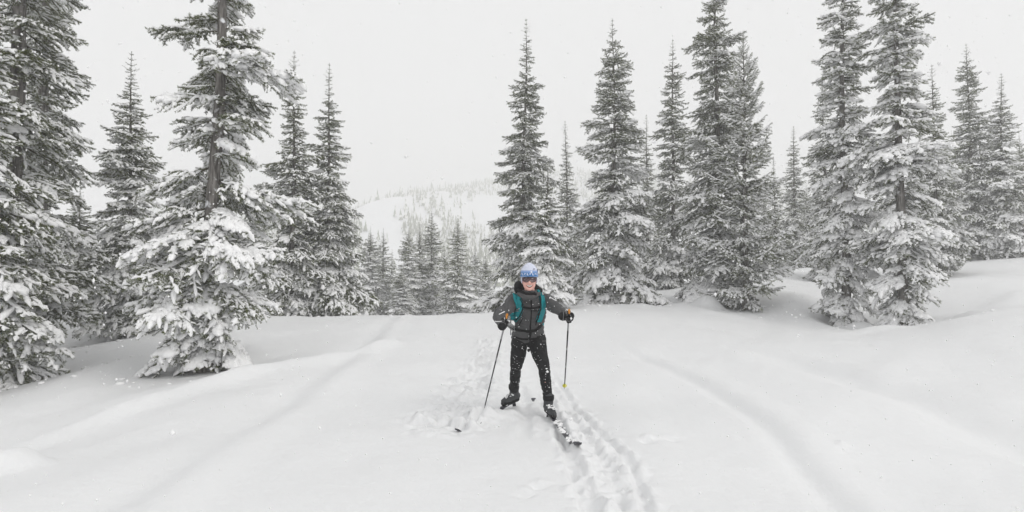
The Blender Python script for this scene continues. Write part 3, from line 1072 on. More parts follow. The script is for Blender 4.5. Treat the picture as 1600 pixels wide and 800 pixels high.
def ribbon_on(tree, path, width, off, thick, n=5, direction=(0, 1, 0)):
    """a strip along a path (front-view points) laid on the surface that `tree` describes"""
    D_ = Vector(direction).normalized()
    rows, dirs = [], []
    P_ = [Vector(p) for p in path]
    for i, p in enumerate(P_):
        tng = (P_[min(i + 1, len(P_) - 1)] - P_[max(i - 1, 0)])
        sd2 = tng.cross(D_).normalized()
        row, dr = [], []
        for j in range(n):
            q = p + sd2 * width * (j / (n - 1) - 0.5)
            hit, nor, _, _ = tree.ray_cast(q - D_ * 1.0, D_)
            if hit is None:
                near_, nor, _, _ = tree.find_nearest(q)
                hit = near_
            if nor.dot(D_) > 0: nor = -nor
            row.append(hit + nor * off); dr.append(nor)
        rows.append(row); dirs.append(dr)
    return slab(rows, thick, dirs)


def densify(pts, n):
    pts = [Vector(p) for p in pts]
    out = []
    for t_ in np.linspace(0, len(pts) - 1.0001, n):
        i = int(t_); f = t_ - i
        p0, p1, p2, p3 = pts[max(i - 1, 0)], pts[i], pts[i + 1], pts[min(i + 2, len(pts) - 1)]
        out.append(0.5 * ((2 * p1) + (-p0 + p2) * f + (2 * p0 - 5 * p1 + 4 * p2 - p3) * f * f + (-p0 + 3 * p1 - 3 * p2 + p3) * f ** 3))
    return out


J = dict(pelvis=at(826, 516, 5.85), waist=at(827, 502, 5.80), chest=at(829, 482, 5.70), neck=at(828, 460, 5.62), head=at(827, 438, 5.54),
         sh_l=at(803, 471, 5.67), sh_r=at(855, 469, 5.67), el_l=at(779, 495, 5.50), el_r=at(873, 484, 5.46), wr_l=at(785, 506, 5.30), wr_r=at(885, 494.5, 5.26),
         hip_l=at(814, 520, 5.86), hip_r=at(838, 520, 5.83), kn_l=at(806.5, 571, 5.69), kn_r=at(850, 574, 5.59), an_l=at(803, 611, 5.90), an_r=at(857, 628, 5.62))
root = empty('person', (J['pelvis'].x, J['pelvis'].y, gz(J['pelvis'].x, J['pelvis'].y)))
tag(root, 'smiling skier in charcoal jacket, black trousers and blue-white knit hat on the trail', 'person')
R0 = Vector(root.location)


def child(name, me, parent=None):
    """meshes are modelled in place; the parent's origin is taken off"""
    o = link(name, me, parent or root)
    if parent is None:
        o.location = -R0
    return o


HIP = dict(l=at(812, 530, 5.86), r=at(839, 530, 5.83)); MID = dict(l=at(810, 553, 5.79), r=at(843, 554, 5.73))
# body: one continuous figure under the clothes, head with a face
h = J['head']
hx, hy, hz_ = h
shapes = [ellipsoid((hx, hy + 0.012, hz_ + 0.032), (0.079, 0.094, 0.098)), ellipsoid((hx, hy - 0.010, hz_ - 0.035), (0.068, 0.073, 0.080)),
          ellipsoid((hx, hy - 0.048, hz_ - 0.088), (0.033, 0.030, 0.024)),
          ellipsoid((hx - 0.036, hy - 0.062, hz_ - 0.030), (0.024, 0.020, 0.022)), ellipsoid((hx + 0.036, hy - 0.062, hz_ - 0.030), (0.024, 0.020, 0.022)),
          capsule((hx, hy - 0.082, hz_ + 0.012), (hx, hy - 0.106, hz_ - 0.026), 0.010, 0.014), ellipsoid((hx - 0.011, hy - 0.094, hz_ - 0.030), (0.010, 0.010, 0.008)),
          ellipsoid((hx + 0.011, hy - 0.094, hz_ - 0.030), (0.010, 0.010, 0.008)),
          ellipsoid((hx - 0.074, hy + 0.020, hz_ - 0.005), (0.010, 0.022, 0.034)), ellipsoid((hx + 0.074, hy + 0.020, hz_ - 0.005), (0.010, 0.022, 0.034)),
          capsule((hx, hy + 0.02, hz_ - 0.06), J['neck'], 0.052, 0.058), capsule(J['neck'], J['chest'], 0.055, 0.075), capsule(J['chest'], J['pelvis'], 0.075, 0.07)]
for s_ in 'lr':
    shapes += [capsule(J['chest'], J['sh_' + s_], 0.06, 0.04), capsule(J['sh_' + s_], J['el_' + s_], 0.04, 0.032), capsule(J['el_' + s_], J['wr_' + s_], 0.032, 0.024),
               capsule(J['pelvis'], HIP[s_], 0.065, 0.055), capsule(HIP[s_], MID[s_], 0.052, 0.046), capsule(MID[s_], J['kn_' + s_], 0.046, 0.036), capsule(J['kn_' + s_], J['an_' + s_], 0.026, 0.022)]
body_me = fuse('body', shapes, 0.006, M['skin'], smooth=5)
body = child('body', body_me)
BT = bvh(body_me)


def face_patch(x0, x1, zc_fn, half_fn, off, thick, n=13):
    rows = []
    dirs = []
    for s_ in (1, 0.33, -0.33, -1):
        row, dr = [], []
        for t_ in np.linspace(-1, 1, n):
            x = (x0 + x1) / 2 + (x1 - x0) / 2 * t_
            q = Vector((x, hy - 0.5, zc_fn(t_) + s_ * half_fn(t_)))
            hit, nor, _, _ = BT.ray_cast(q, Vector((0, 1, 0)))
            if hit is None: hit = Vector((x, hy - 0.05, q.z))
            row.append(hit + Vector((0, -off, 0))); dr.append(Vector((0, -1, 0)))
        rows.append(row); dirs.append(dr)
    return slab(rows, thick, dirs)


mz = hz_ - 0.064
o = child('mouth', raw('mouth', [face_patch(hx - 0.036, hx + 0.036, lambda t_: mz + 0.011 * t_ * t_, lambda t_: 0.0135 * (1 - t_ * t_) ** 0.6 + 0.001, 0.002, 0.006)], M['lips']))
child('teeth', raw('teeth', [face_patch(hx - 0.030, hx + 0.030, lambda t_: mz + 0.0035 + 0.010 * t_ * t_, lambda t_: 0.0065 * (1 - t_ * t_) ** 0.6 + 0.0005, 0.0045, 0.006)], M['teeth']))
child('mouth_shadow', raw('mouth_shadow', [face_patch(hx - 0.026, hx + 0.026, lambda t_: mz - 0.0065 + 0.009 * t_ * t_, lambda t_: 0.0022 * (1 - t_ * t_) ** 0.6 + 0.0004, 0.0045, 0.006)], M['mouth']))

# sunglasses: one curved shield with a bridge notch and two temple arms
sg = empty('sunglasses', (0, 0, 0), root); sg.location = -R0
ez = hz_ + 0.008


def shield(a0, a1, zlo, zhi, r_off, n=24):
    rows, dirs = [[], [], []], [[], [], []]
    for a in np.linspace(a0, a1, n):
        ca, sa = math.sin(a), -math.cos(a)
        nrm = Vector((ca, sa, 0)).normalized()
        for k, f in enumerate((0, 0.5, 1)):
            z = zlo(a) + (zhi(a) - zlo(a)) * f
            rows[k].append(Vector((hx + (0.086 + r_off) * ca, hy + 0.004 + (0.113 + r_off) * sa * (1 - 0.02 * (f - 0.5)), z))); dirs[k].append(nrm)
    return slab(rows, 0.003, dirs)


zl = lambda a: ez - 0.027 * (1 - (a / 1.25) ** 4) + 0.020 * math.exp(-(a / 0.13) ** 2)
zh = lambda a: ez + 0.026 - 0.004 * (a / 1.25) ** 2
child('lens', raw('lens', [shield(-1.2, 1.2, zl, zh, 0.0)], M['lens']), sg)
child('brow_frame', raw('brow_frame', [shield(-1.25, 1.25, lambda a: zh(a) - 0.003, lambda a: zh(a) + 0.003, 0.002)], M['black']), sg)
for s_ in (-1, 1):
    child('temple_arm', raw('temple_arm', [capsule((hx + s_ * 0.077, hy - 0.028, ez + 0.010), (hx + s_ * 0.080, hy + 0.045, ez + 0.006), 0.003, 0.003, 8)], M['black']), sg)

# knit hat: crown, paler middle band, blue motif band, folded white edge
hat_rings = []
SEG = 60
prof = [(0.0, 0.098, 0.115), (0.006, 0.101, 0.118), (0.014, 0.101, 0.118), (0.020, 0.099, 0.116), (0.026, 0.0985, 0.1155), (0.032, 0.098, 0.115), (0.038, 0.0975, 0.1145), (0.044, 0.097, 0.114), (0.050, 0.096, 0.113),
        (0.060, 0.095, 0.112), (0.072, 0.093, 0.109), (0.084, 0.089, 0.104), (0.098, 0.082, 0.096), (0.112, 0.072, 0.085), (0.126, 0.059, 0.070), (0.138, 0.044, 0.053), (0.149, 0.028, 0.034), (0.157, 0.012, 0.015)]
hz0 = hz_ + 0.034
V, F, mi = [], [], []
for zz, rx, ry in prof:
    for j in range(SEG):
        b_ = 2 * math.pi * j / SEG
        k = 1 + 0.006 * math.sin(j * math.pi)
        dz = 0.012 * math.sin(b_) * (1 - zz / 0.16)      # lower over the forehead's back and ears
        V.append((hx + 0.97 * rx * k * math.cos(b_), hy + 0.008 + 0.93 * ry * k * math.sin(b_), hz0 + zz - max(0, dz) * 1.5))
gh = random.Random(3)
for i in range(len(prof) - 1):
    for j in range(SEG):
        k = (j + 1) % SEG
        F.append((i * SEG + j, i * SEG + k, (i + 1) * SEG + k, (i + 1) * SEG + j))
        zz = prof[i][0]
        if i < 1: c = 0
        elif i < 2: c = 2
        elif i < 3: c = 2
        elif i < 7:                                        # motif rows, blocky white figures on blue
            c = 2
            cell = j % 6
            if (i in (4, 5) and cell in (0, 3)) or (i == 3 and cell in (0, 1)) or (i == 6 and cell in (3, 4, 0)): c = 0
        elif i < 8: c = 2
        elif i < 10: c = 1
        else: c = 0
        mi.append(c)
V.append((hx, hy + 0.008, hz0 + 0.160))
n = len(prof) - 1
F += [(n * SEG + j, n * SEG + (j + 1) % SEG, len(V) - 1) for j in range(SEG)]
mi += [0] * SEG
me = bpy.data.meshes.new('knit_hat'); me.from_pydata(V, [], F); me.update()
for m_ in (M['hat_white'], M['hat_mid'], M['hat_blue']): me.materials.append(m_)
me.polygons.foreach_set('material_index', mi)
me.polygons.foreach_set('use_smooth', np.ones(len(F), dtype=bool))
hat = child('knit_hat', me)
for s_ in (-1, 1):    # ear flaps
    child('ear_flap', raw('ear_flap', [ellipsoid((hx + s_ * 0.080, hy + 0.012, hz_ + 0.012), (0.010, 0.034, 0.046))], M['hat_white']), hat)
child('logo_patch', raw('logo_patch', [ellipsoid((hx + 0.050, hy - 0.078, hz0 + 0.088), (0.010, 0.006, 0.004))], M['hat_navy']), hat)
child('side_stripe', raw('side_stripe', [ellipsoid((hx + 0.086, hy - 0.012, hz0 + 0.060), (0.006, 0.016, 0.034))], M['hat_navy']), hat)

# jacket
shapes = [loft([(at(825, 533, 5.88), 0.188, 0.135), (at(825, 524, 5.86), 0.185, 0.135), (at(827, 508, 5.81), 0.158, 0.122), (at(828, 494, 5.76), 0.172, 0.130), (at(829, 480, 5.71), 0.196, 0.138),
                (at(829, 471, 5.68), 0.200, 0.125), (at(829, 465, 5.66), 0.165, 0.110), (at(828, 460, 5.63), 0.105, 0.095), (at(828, 454, 5.60), 0.088, 0.088)])]
for s_ in 'lr':
    shapes += [ellipsoid(J['sh_' + s_], (0.082, 0.080, 0.078)), capsule(J['sh_' + s_], J['el_' + s_], 0.078, 0.062), capsule(J['el_' + s_], J['wr_' + s_], 0.064, 0.046)]
jk_me = fuse('jacket', shapes, 0.009, M['jacket'], smooth=5, wrinkle=0.024, wscale=8.0, seed=4)
jacket = child('jacket', jk_me)
JT = bvh(jk_me)
# hood lying behind the neck, collar rim
hood = fuse('hood', [ellipsoid(at(810, 449, 5.66), (0.050, 0.085, 0.075)), ellipsoid(at(828, 452, 5.72), (0.115, 0.075, 0.075)), ellipsoid(at(843, 455, 5.68), (0.035, 0.06, 0.045)),
                     capsule(at(811, 455, 5.56), at(822, 461, 5.52), 0.026, 0.022), capsule(at(822, 461, 5.52), at(836, 460, 5.52), 0.022, 0.022)], 0.008, M['black'], smooth=4, wrinkle=0.008, wscale=14)
child('hood', hood, jacket)
cl = fuse('collar', [capsule(at(812, 459, 5.55), at(820, 465, 5.50), 0.030, 0.028), capsule(at(820, 465, 5.50), at(832, 465, 5.50), 0.028, 0.026), capsule(at(832, 465, 5.50), at(842, 459, 5.56), 0.026, 0.024)], 0.007, M['jacket'], smooth=4, wrinkle=0.006)
child('collar', cl, jacket)
zp = densify([at(830, 466, 5.5), at(831, 485, 5.5), at(830, 505, 5.5), at(829, 528, 5.5)], 26)
child('zip', raw('zip', [ribbon_on(JT, zp, 0.014, 0.004, 0.006, 3)], M['black']), jacket)
for a_, b_ in (((812, 511), (818, 497)), ((838, 511), (842, 496)), ((834, 487), (845, 486))):
    child('pocket_seam', raw('pocket_seam', [ribbon_on(JT, densify([at(*a_, 5.5), at(*b_, 5.5)], 8), 0.010, 0.003, 0.005, 3)], M['black']), jacket)
for pts in (((803, 531), (815, 534), (828, 534), (840, 533), (849, 529)),):
    child('hem_band', raw('hem_band', [ribbon_on(JT, densify([at(*q, 5.5) for q in pts], 20), 0.022, 0.003, 0.006, 3)], M['black']), jacket)

# trousers
shapes = [loft([(at(826, 540, 5.86), 0.10, 0.10), (at(826, 533, 5.86), 0.165, 0.115), (at(826, 522, 5.86), 0.165, 0.12), (at(826, 510, 5.84), 0.15, 0.11)])]
for s_, hp, mid in (('l', HIP['l'], MID['l']), ('r', HIP['r'], MID['r'])):
    kn, an = J['kn_' + s_], J['an_' + s_]
    cal = kn.lerp(an, 0.38) + Vector((0, 0.03, 0))
    shapes += [capsule(hp, mid, 0.100, 0.086), capsule(mid, kn, 0.086, 0.064), capsule(kn, cal, 0.062, 0.058), capsule(cal, an, 0.058, 0.042)]
tr_me = fuse('trousers', shapes, 0.009, M['tights'], smooth=5, wrinkle=0.015, wscale=12.0, seed=9)
trousers = child('trousers', tr_me)
TT = bvh(tr_me)

# boots with laces band, cuff and snow packed on the toes
FEET = {'l': (J['an_l'], Vector((-0.55, -0.80, 0)).normalized()), 'r': (J['an_r'], Vector((0.20, -0.97, 0)).normalized())}
SOLE = {}
for s_ in 'lr':
    an, fd = FEET[s_]
    gnd = an.z - 0.105
    SOLE[s_] = gnd
    heel = Vector((an.x, an.y, gnd)) - fd * 0.055
    toe = heel + fd * 0.255
    sdv = Vector((-fd.y, fd.x, 0))
    shp = [capsule(Vector((an.x, an.y, an.z + 0.055)), Vector((an.x, an.y, gnd + 0.06)) - fd * 0.01, 0.055, 0.052),
           capsule(heel + Vector((0, 0, 0.045)), heel + fd * 0.10 + Vector((0, 0, 0.050)), 0.044, 0.048),
           capsule(heel + fd * 0.08 + Vector((0, 0, 0.055)), heel + fd * 0.17 + Vector((0, 0, 0.040)), 0.047, 0.042), capsule(heel + fd * 0.16 + Vector((0, 0, 0.036)), toe + Vector((0, 0, 0.030)), 0.042, 0.032)]
    bt = child('boot', fuse('boot', shp, 0.006, M['boot'], smooth=4, wrinkle=0.004, wscale=25))
    sole = fuse('sole', [capsule(heel + Vector((0, 0, 0.008)), toe + Vector((0, 0, 0.010)), 0.036, 0.034, flat=1.0)], 0.006, M['black'], smooth=2)
    child('sole', sole, bt)
    child('cuff', raw('cuff', [loft([((an.x, an.y, an.z + 0.02), 0.058, 0.058), ((an.x, an.y, an.z + 0.045), 0.062, 0.062), ((an.x, an.y, an.z + 0.075), 0.060, 0.060)], 20)], M['black']), bt)
    if s_ == 'l':
        child('cuff_label', raw('cuff_label', [ellipsoid((an.x + 0.012, an.y - 0.060, an.z + 0.062), (0.022, 0.006, 0.008))], M['grey_fabric']), bt)
    gg = random.Random(ord(s_))
    lumps = []
    for k in range(26):
        f = gg.uniform(0.05, 0.27); e = gg.uniform(-0.036, 0.036)
        hgt = 0.088 - 0.10 * max(0, f - 0.14) - 9 * e * e
        lumps.append(ellipsoid(heel + fd * f + sdv * e + Vector((0, 0, hgt)), (gg.uniform(0.005, 0.017), gg.uniform(0.005, 0.017), gg.uniform(0.004, 0.009)), seg=8, rings=5))
    so = child('packed_snow', raw('packed_snow', lumps, M['bough_snow']), bt)
    so['kind'] = 'stuff'

# gloved hands closed on the pole grips
POLES = {'l': (at(791, 497, 5.27), at(757.5, 635, 5.90)), 'r': (at(889, 489, 5.20), at(882, 606, 6.15))}
for s_ in 'lr':
    top, tip = POLES[s_]
    ax = (tip - top).normalized()
    wr, el = J['wr_' + s_], J['el_' + s_]
    hd = (wr - el).normalized()
    # the grip passes through the fist; palm on the outer side, fingers wrap round the front to the inner side
    c = top + ax * 0.075
    out_ = -1 if s_ == 'l' else 1
    fwd = Vector((0, -1, 0)); fwd = (fwd - ax * fwd.dot(ax)).normalized()
    lat = ax.cross(fwd).normalized()
    if lat.x * out_ < 0: lat = -lat
    palm_c = c + lat * 0.026 - fwd * 0.012
    shp = [capsule(wr, palm_c - fwd * 0.012, 0.034, 0.036), capsule(palm_c - ax * 0.026, palm_c + ax * 0.028, 0.030, 0.028)]
    for k in range(4):                              # four fingers, unequal, two bends each
        b0 = c + ax * (-0.033 + 0.0215 * k) + lat * 0.022 + fwd * 0.012
        ln = (0.030, 0.034, 0.031, 0.025)[k]
        k1 = b0 + fwd * ln * 0.75 - lat * 0.006
        k2 = k1 - lat * ln * 1.15 + fwd * 0.002
        k3 = k2 - fwd * ln * 0.85 + lat * 0.004
        shp += [capsule(b0, k1, 0.0118, 0.0112, 10), capsule(k1, k2, 0.0112, 0.0104, 10), capsule(k2, k3, 0.0104, 0.0092, 10)]
    tb = palm_c - ax * 0.034 - lat * 0.002         # thumb leaves the side of the palm and closes over the grip
    t1 = tb - lat * 0.030 + fwd * 0.010 - ax * 0.010
    t2 = t1 - lat * 0.022 + fwd * 0.020 + ax * 0.006
    shp += [capsule(tb, t1, 0.0145, 0.0125, 10), capsule(t1, t2, 0.0125, 0.0105, 10)]
    gl = child('glove', fuse('glove', shp, 0.0042, M['black'], smooth=3))
    q = (palm_c - wr).normalized()
    cuff = fuse('glove_cuff', [capsule(wr - q * 0.040, wr + q * 0.010, 0.046, 0.042)], 0.006, M['black'], smooth=2)
    child('glove_cuff', cuff, gl)
    rq = q.to_track_quat('Z', 'Y').to_matrix()
    ring = [wr - q * 0.036 + rq @ Vector((0.0465 * math.cos(k * 0.5236), 0.0465 * math.sin(k * 0.5236), 0)) for k in range(13)]
    child('glove_trim', raw('glove_trim', [capsule(ring[k], ring[k + 1], 0.004, 0.004, 6) for k in range(12)], M['midgrey']), gl)

# snow flecks stuck to jacket and trousers
gg = random.Random(12)
fl = []
for tree, n_, (x0, x1), (z0, z1), rr in ((JT, 150, (770, 880), (1.45, 0.78), (0.0018, 0.0058)), (TT, 150, (795, 865), (0.85, 0.12), (0.0014, 0.0042))):
    k = 0
    while k < n_:
        p = Vector(((gg.uniform(x0, x1) - 800) / 800 * 5.75, 4.5, gg.uniform(z1, z0)))
        hit, nor, _, _ = tree.ray_cast(p, Vector((0, 1, 0)))
        k += 1
        if hit is None: continue
        r = gg.uniform(*rr)
        if gg.random() < 0.06: r *= 1.6
        fl.append(ellipsoid(hit + nor * r * 0.3, (r * gg.uniform(0.7, 1.3), r * 0.7, r * gg.uniform(0.7, 1.3)), seg=6, rings=4))
for pts in (((783, 478), (788, 473)), ((788, 487), (781, 490)), ((868, 470), (861, 466)), ((775, 500), (784, 499))):   # streaks caught in sleeve folds
    a_, b_ = (at(*q, 5.5) for q in pts)
    for t_ in np.linspace(0, 1, 7):
        p = a_.lerp(b_, t_)
        hit, nor, _, _ = JT.ray_cast(Vector((p.x * 1.01, 4.5, p.z)), Vector((0, 1, 0)))
        if hit is not None: fl.append(ellipsoid(hit + nor * 0.002, (0.008, 0.005, 0.005), seg=6, rings=4))
fo = child('snow_flecks', raw('snow_flecks', fl, M['bough_snow']))
fo['kind'] = 'stuff'

# ------------------------------------------------------------------ backpack
bp_ = empty('backpack', at(829, 492, 5.93))
tag(bp_, "teal backpack worn on the skier's back, its two wide shoulder straps in front", 'backpack')
B0 = Vector(bp_.location)


def bchild(name, me, parent=None):
    o = link(name, me, parent or bp_)
    if parent is None: o.location = -B0
    return o


bc = at(829, 487, 5.92)
pack = fuse('pack_body', [ellipsoid(bc + Vector((0, 0.03, 0.02)), (0.150, 0.105, 0.22)), loft([(bc + Vector((0, 0.02, -0.25)), 0.13, 0.075), (bc + Vector((0, 0.03, -0.15)), 0.155, 0.095), (bc + Vector((0, 0.03, 0.10)), 0.15, 0.095), (bc + Vector((0, 0.01, 0.22)), 0.11, 0.07)])],
            0.012, M['teal'], smooth=5, wrinkle=0.012, wscale=8)
bchild('pack_body', pack)
for pts, wd in ((((807.5, 460), (808.5, 467), (811, 474), (812, 482), (810, 490), (806, 497), (802, 503)), 0.082), (((843.5, 453), (846, 462), (848, 471), (848.5, 480), (846, 489), (844, 497), (842, 504)), 0.062)):
    path = densify([at(*q, 5.55) for q in pts], 26)
    st = raw('shoulder_strap', [ribbon_on(JT, path, wd, 0.016, 0.016, 7)], M['teal'])
    so = bchild('shoulder_strap', st)
    edge = [(q[0] + (5 if pts[0][0] < 820 else -4), q[1]) for q in pts[1:]]
    bchild('strap_piping', raw('strap_piping', [ribbon_on(JT, densify([at(*q, 5.55) for q in edge], 20), 0.010, 0.020, 0.008, 3)], M['black']), so)
    # the strap goes on over the shoulder to the pack
    p0 = at(pts[0][0], pts[0][1] + 3, 5.55)
    top = []
    for yy in np.linspace(0, 1, 7):
        x = p0.x + (0.0 if pts[0][0] < 820 else 0.0); y = 5.58 + 0.22 * yy
        hit, nor, _, _ = JT.ray_cast(Vector((x, y, 2.0)), Vector((0, 0, -1)))
        if hit is None: continue
        top.append([hit + Vector((wd * (j / 4 - 0.5), 0, 0.014)) for j in range(5)])
    if len(top) > 1:
        bchild('strap_top', raw('strap_top', [slab(top, 0.014, [[Vector((0, 0, 1))] * 5 for _ in top])], M['teal']), so)
for (xa, ya), (xb, yb), wd in (((806, 484), (813, 482.5), 0.006), ((806, 487), (813, 485.5), 0.005)):
    bchild('strap_logo', raw('strap_logo', [ribbon_on(JT, densify([at(xa, ya, 5.5), at(xb, yb, 5.5)], 6), wd, 0.021, 0.006, 3)], M['grey_fabric']))
bchild('sternum_strap', raw('sternum_strap', [ribbon_on(JT, densify([at(815, 480, 5.5), at(830, 482, 5.5), at(844, 480, 5.5)], 16), 0.016, 0.010, 0.008, 3)], M['black']))
bchild('hip_belt', raw('hip_belt', [ribbon_on(JT, densify([at(802, 518, 5.5), at(814, 520, 5.5), at(828, 520.5, 5.5), at(840, 518, 5.5), at(848, 511, 5.5)], 24), 0.026, 0.010, 0.010, 4)], M['black']))
for pts in (((800, 500), (800.5, 511), (803, 523)),):
    bchild('hip_wing', raw('hip_wing', [ribbon_on(JT, densify([at(*q, 5.5) for q in pts], 12), 0.050 if pts[0][0] < 820 else 0.022, 0.016, 0.018, 5)], M['grey_fabric']))
for pts in (((798, 490), (797.5, 505), (798, 523)),):
    bchild('side_strap', raw('side_strap', [capsule(at(*pts[0], 5.66), at(*pts[2], 5.70), 0.006, 0.006, 8)], M['midgrey']))
bk = raw('belt_buckle', [capsule(at(829, 520, 5.62), at(828, 530, 5.64), 0.014, 0.010, 8), capsule(at(829, 530, 5.64), at(826, 546, 5.66), 0.008, 0.007, 8), ellipsoid(at(826, 547, 5.66), (0.016, 0.010, 0.022))], M['black'])
bchild('belt_buckle', bk)

# ------------------------------------------------------------------ ski poles
for s_, lab in (('l', "black ski pole planted in the snow, in the hand at the photo's left"), ('r', 'black ski pole with a yellow basket, held at the right')):
    top, tip = POLES[s_]
    po = empty('ski_pole', tip)
    tag(po, lab, 'ski pole', 'ski poles of the skier')
    ax = (tip - top).normalized()
    loc = lambda p: p - tip
    L_ = (tip - top).length
    link('grip', raw('grip', [capsule(loc(top - ax * 0.015), loc(top + ax * 0.145), 0.015, 0.013, 12), ellipsoid(loc(top - ax * 0.022), (0.018, 0.018, 0.012))], M['carbon']), po)
    link('grip_cap', raw('grip_cap', [capsule(loc(top - ax * 0.045), loc(top - ax * 0.010), 0.012, 0.015, 12), ellipsoid(loc(top - ax * 0.02 + Vector((0, -0.016, 0))), (0.010, 0.012, 0.024))], M['orange']), po)
    link('upper_band', raw('upper_band', [capsule(loc(top + ax * 0.15), loc(top + ax * 0.27), 0.0092, 0.0090, 10)], M['alu']), po)
    link('shaft', raw('shaft', [capsule(loc(top + ax * 0.12), loc(tip - ax * 0.02), 0.0088, 0.0068, 10)], M['carbon']), po)
    for f in (0.42, 0.66):
        link('shaft_print', raw('shaft_print', [capsule(loc(top + ax * L_ * f), loc(top + ax * (L_ * f + 0.035)), 0.0090, 0.0088, 10)], M['alu']), po)
    sb = 0.045 if s_ == 'r' else -0.09
    col = M['yellow'] if s_ == 'r' else M['carbon']
    rot = (-ax).to_track_quat('Z', 'Y').to_matrix().to_4x4()
    bm_ = [ellipsoid(loc(tip - ax * sb), (0.026, 0.026, 0.008), rot, 16, 8), capsule(loc(tip - ax * (sb + 0.03)), loc(tip - ax * sb), 0.011, 0.014, 10)]
    link('basket', raw('basket', bm_, col), po)
    link('tip', raw('tip', [capsule(loc(tip - ax * 0.03), loc(tip + ax * (0.03 if s_ == 'r' else 0.13)), 0.005, 0.002, 8)], M['alu']), po)
    loopc = []
    for k in range(10):
        a_ = k / 9 * math.pi * 2
        loopc.append(loc(top + ax * 0.03) + Vector((0.028 * math.sin(a_), -0.01, 0.035 * math.cos(a_) - 0.03)))
    link('wrist_strap', raw('wrist_strap', [capsule(loopc[k], loopc[k + 1], 0.0035, 0.0035, 6) for k in range(9)], M['midgrey']), po)

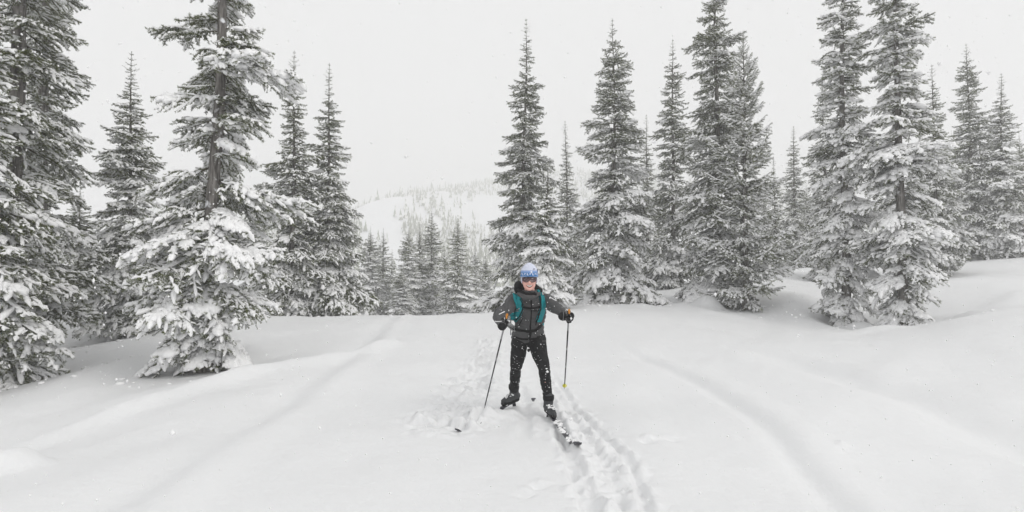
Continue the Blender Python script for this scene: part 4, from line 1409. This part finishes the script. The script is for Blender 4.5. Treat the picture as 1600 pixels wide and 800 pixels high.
# ------------------------------------------------------------------ skis
for s_, lab, lift in (('l', "ski under the rear boot, buried so only its dark tip pokes out left", -0.02), ('r', "front ski half sunk in the track, tip pointing at the lower right", 0.0)):
    an, fd = FEET[s_]
    fd = fd.copy()
    if s_ == 'l':
        tx, ty = gp(712, 669, 0.03)
    else:
        tx, ty = gp(907, 700, 0.03)
    tipv = Vector((tx, ty, 0)); foot = Vector((an.x, an.y, 0)) + fd * 0.12
    d = (tipv - foot); front = d.length; d.normalize()
    sdv = Vector((-d.y, d.x, 0))
    sk = empty('ski', (foot.x, foot.y, SOLE[s_] - 0.01))
    tag(sk, lab, 'ski', 'pair of skis')
    S0 = Vector(sk.location)
    g0 = SOLE[s_] - 0.012
    g1 = gz(tx, ty)
    rows, dirs = [], []
    for t_ in np.linspace(-0.95, front, 64):
        p = foot + d * t_
        if t_ > 0:
            f = t_ / front
            zz = g0 * (1 - f) + (g1 - 0.03) * f
            if s_ == 'l': zz = min(zz, gz(p.x, p.y) - 0.035) if t_ > 0.12 else zz
            if s_ == 'r': zz = max(zz, gz(p.x, p.y) - 0.004 if f > 0.35 else zz)
        else:
            zz = min(g0 - 0.06 * (-t_), gz(p.x, p.y) - 0.05 if t_ < -0.15 else 9)
            if s_ == 'r' and t_ < -0.80: zz = max(zz, gz(p.x, p.y) - 0.01 + 0.12 * (-t_ - 0.80))
        tipf = max(0, (t_ - (front - 0.20)) / 0.20)
        zz += (0.065 if s_ == 'r' else 0.085) * tipf ** 2
        hw = 0.023 + 0.004 * abs(t_) / 1.0
        if t_ > front - 0.10: hw *= max(0.25, (1 - ((t_ - (front - 0.10)) / 0.105) ** 2)) ** 0.6
        rows.append([Vector((p.x, p.y, zz)) + sdv * hw * q - S0 for q in (-1, -0.5, 0, 0.5, 1)])
        dirs.append([Vector((0, 0, 1))] * 5)
    link('ski_blade', raw('ski_blade', [slab(rows, 0.014, dirs)], M['ski_top'], smooth=False), sk)
    # pale print patches along the top sheet, and the binding under the toe
    pr = []
    for a_, b_ in ((44, 47), (50, 53), (56, 58), (60, 61)):
        sub = [[q + Vector((0, 0, 0.0025)) for q in r[1:4]] for r in rows[a_:b_ + 1]]
        pr.append(sub)
    for sub in pr:
        link('print_patch', raw('print_patch', [slab(sub, 0.002, [[Vector((0, 0, 1))] * 3 for _ in sub])], M['grey_fabric'], smooth=False), sk)
    bz = SOLE[s_] + 0.010
    fl_ = [capsule(foot + d * 0.02 + Vector((0, 0, bz)) - S0, foot + d * 0.11 + Vector((0, 0, bz + 0.004)) - S0, 0.022, 0.018, 10), capsule(foot + d * 0.06 + sdv * 0.028 + Vector((0, 0, bz + 0.008)) - S0, foot + d * 0.06 - sdv * 0.028 + Vector((0, 0, bz + 0.008)) - S0, 0.008, 0.008, 8)]
    link('binding', raw('binding', fl_, M['carbon']), sk)
    gg = random.Random(5 + ord(s_))
    lumps = []
    i0, i1 = (36, 60) if s_ == 'r' else (34, 58)
    for k in range(46 if s_ == 'r' else 20):
        r = rows[gg.randrange(i0, i1)]
        q = r[2] + sdv * gg.uniform(-0.03, 0.03)
        lumps.append(ellipsoid(q + Vector((0, 0, 0.004)), (gg.uniform(0.008, 0.026), gg.uniform(0.008, 0.026), gg.uniform(0.005, 0.014)), seg=8, rings=5))
    so = link('clinging_snow', raw('clinging_snow', lumps, M['bough_snow']), sk)
    so['kind'] = 'stuff'


# ------------------------------------------------------------------ falling snow
g = np.random.default_rng(9)
acc = Acc()
octa = np.array([(1, 0, 0), (-1, 0, 0), (0, 1, 0), (0, -1, 0), (0, 0, 1), (0, 0, -1)], float)
of = np.array([(0, 2, 4), (2, 1, 4), (1, 3, 4), (3, 0, 4), (2, 0, 5), (1, 2, 5), (3, 1, 5), (0, 3, 5)])
for k in range(12000):
    y = 1.2 + 11 * g.random() ** 0.9
    x = g.uniform(-1.3, 1.3) * y; z = g.uniform(0.1, 1.55 + 0.75 * y)
    r = g.uniform(0.0020, 0.0046) * (1.6 if g.random() < 0.12 else 1)
    acc.add(octa * g.uniform(0.6, 1.4, (6, 1)) * r + [x, y, z], of, 0, True)
V, F, Mi, Sm = acc.arrays()
fs = link('falling_snow', np_mesh('falling_snow', V, F, [M['bough_snow']], smooth=True))
tag(fs, 'small snowflakes drifting down through the air', 'snowflakes', kind='stuff')

# ------------------------------------------------------------------ haze
hv = np.array([(x, y, z) for x in (-720, 720) for y in (-720, 740) for z in (-32, 140)], float)
hq = np.array([(0, 1, 3, 2), (4, 6, 7, 5), (0, 4, 5, 1), (2, 3, 7, 6), (0, 2, 6, 4), (1, 5, 7, 3)])
hm = bpy.data.materials.new('haze')
hm.use_nodes = True
t = hm.node_tree
t.nodes.clear()
ou = t.nodes.new('ShaderNodeOutputMaterial'); pv = t.nodes.new('ShaderNodeVolumePrincipled')
pv.inputs['Color'].default_value = (0.985, 0.985, 0.985, 1)
pv.inputs['Density'].default_value = 0.0041
pv.inputs['Anisotropy'].default_value = 0.0
t.links.new(pv.outputs[0], ou.inputs['Volume'])
hz = link('haze', np_mesh('haze', hv, hq, [hm]))
tag(hz, 'pale snowy haze filling the whole valley', 'haze', kind='stuff')
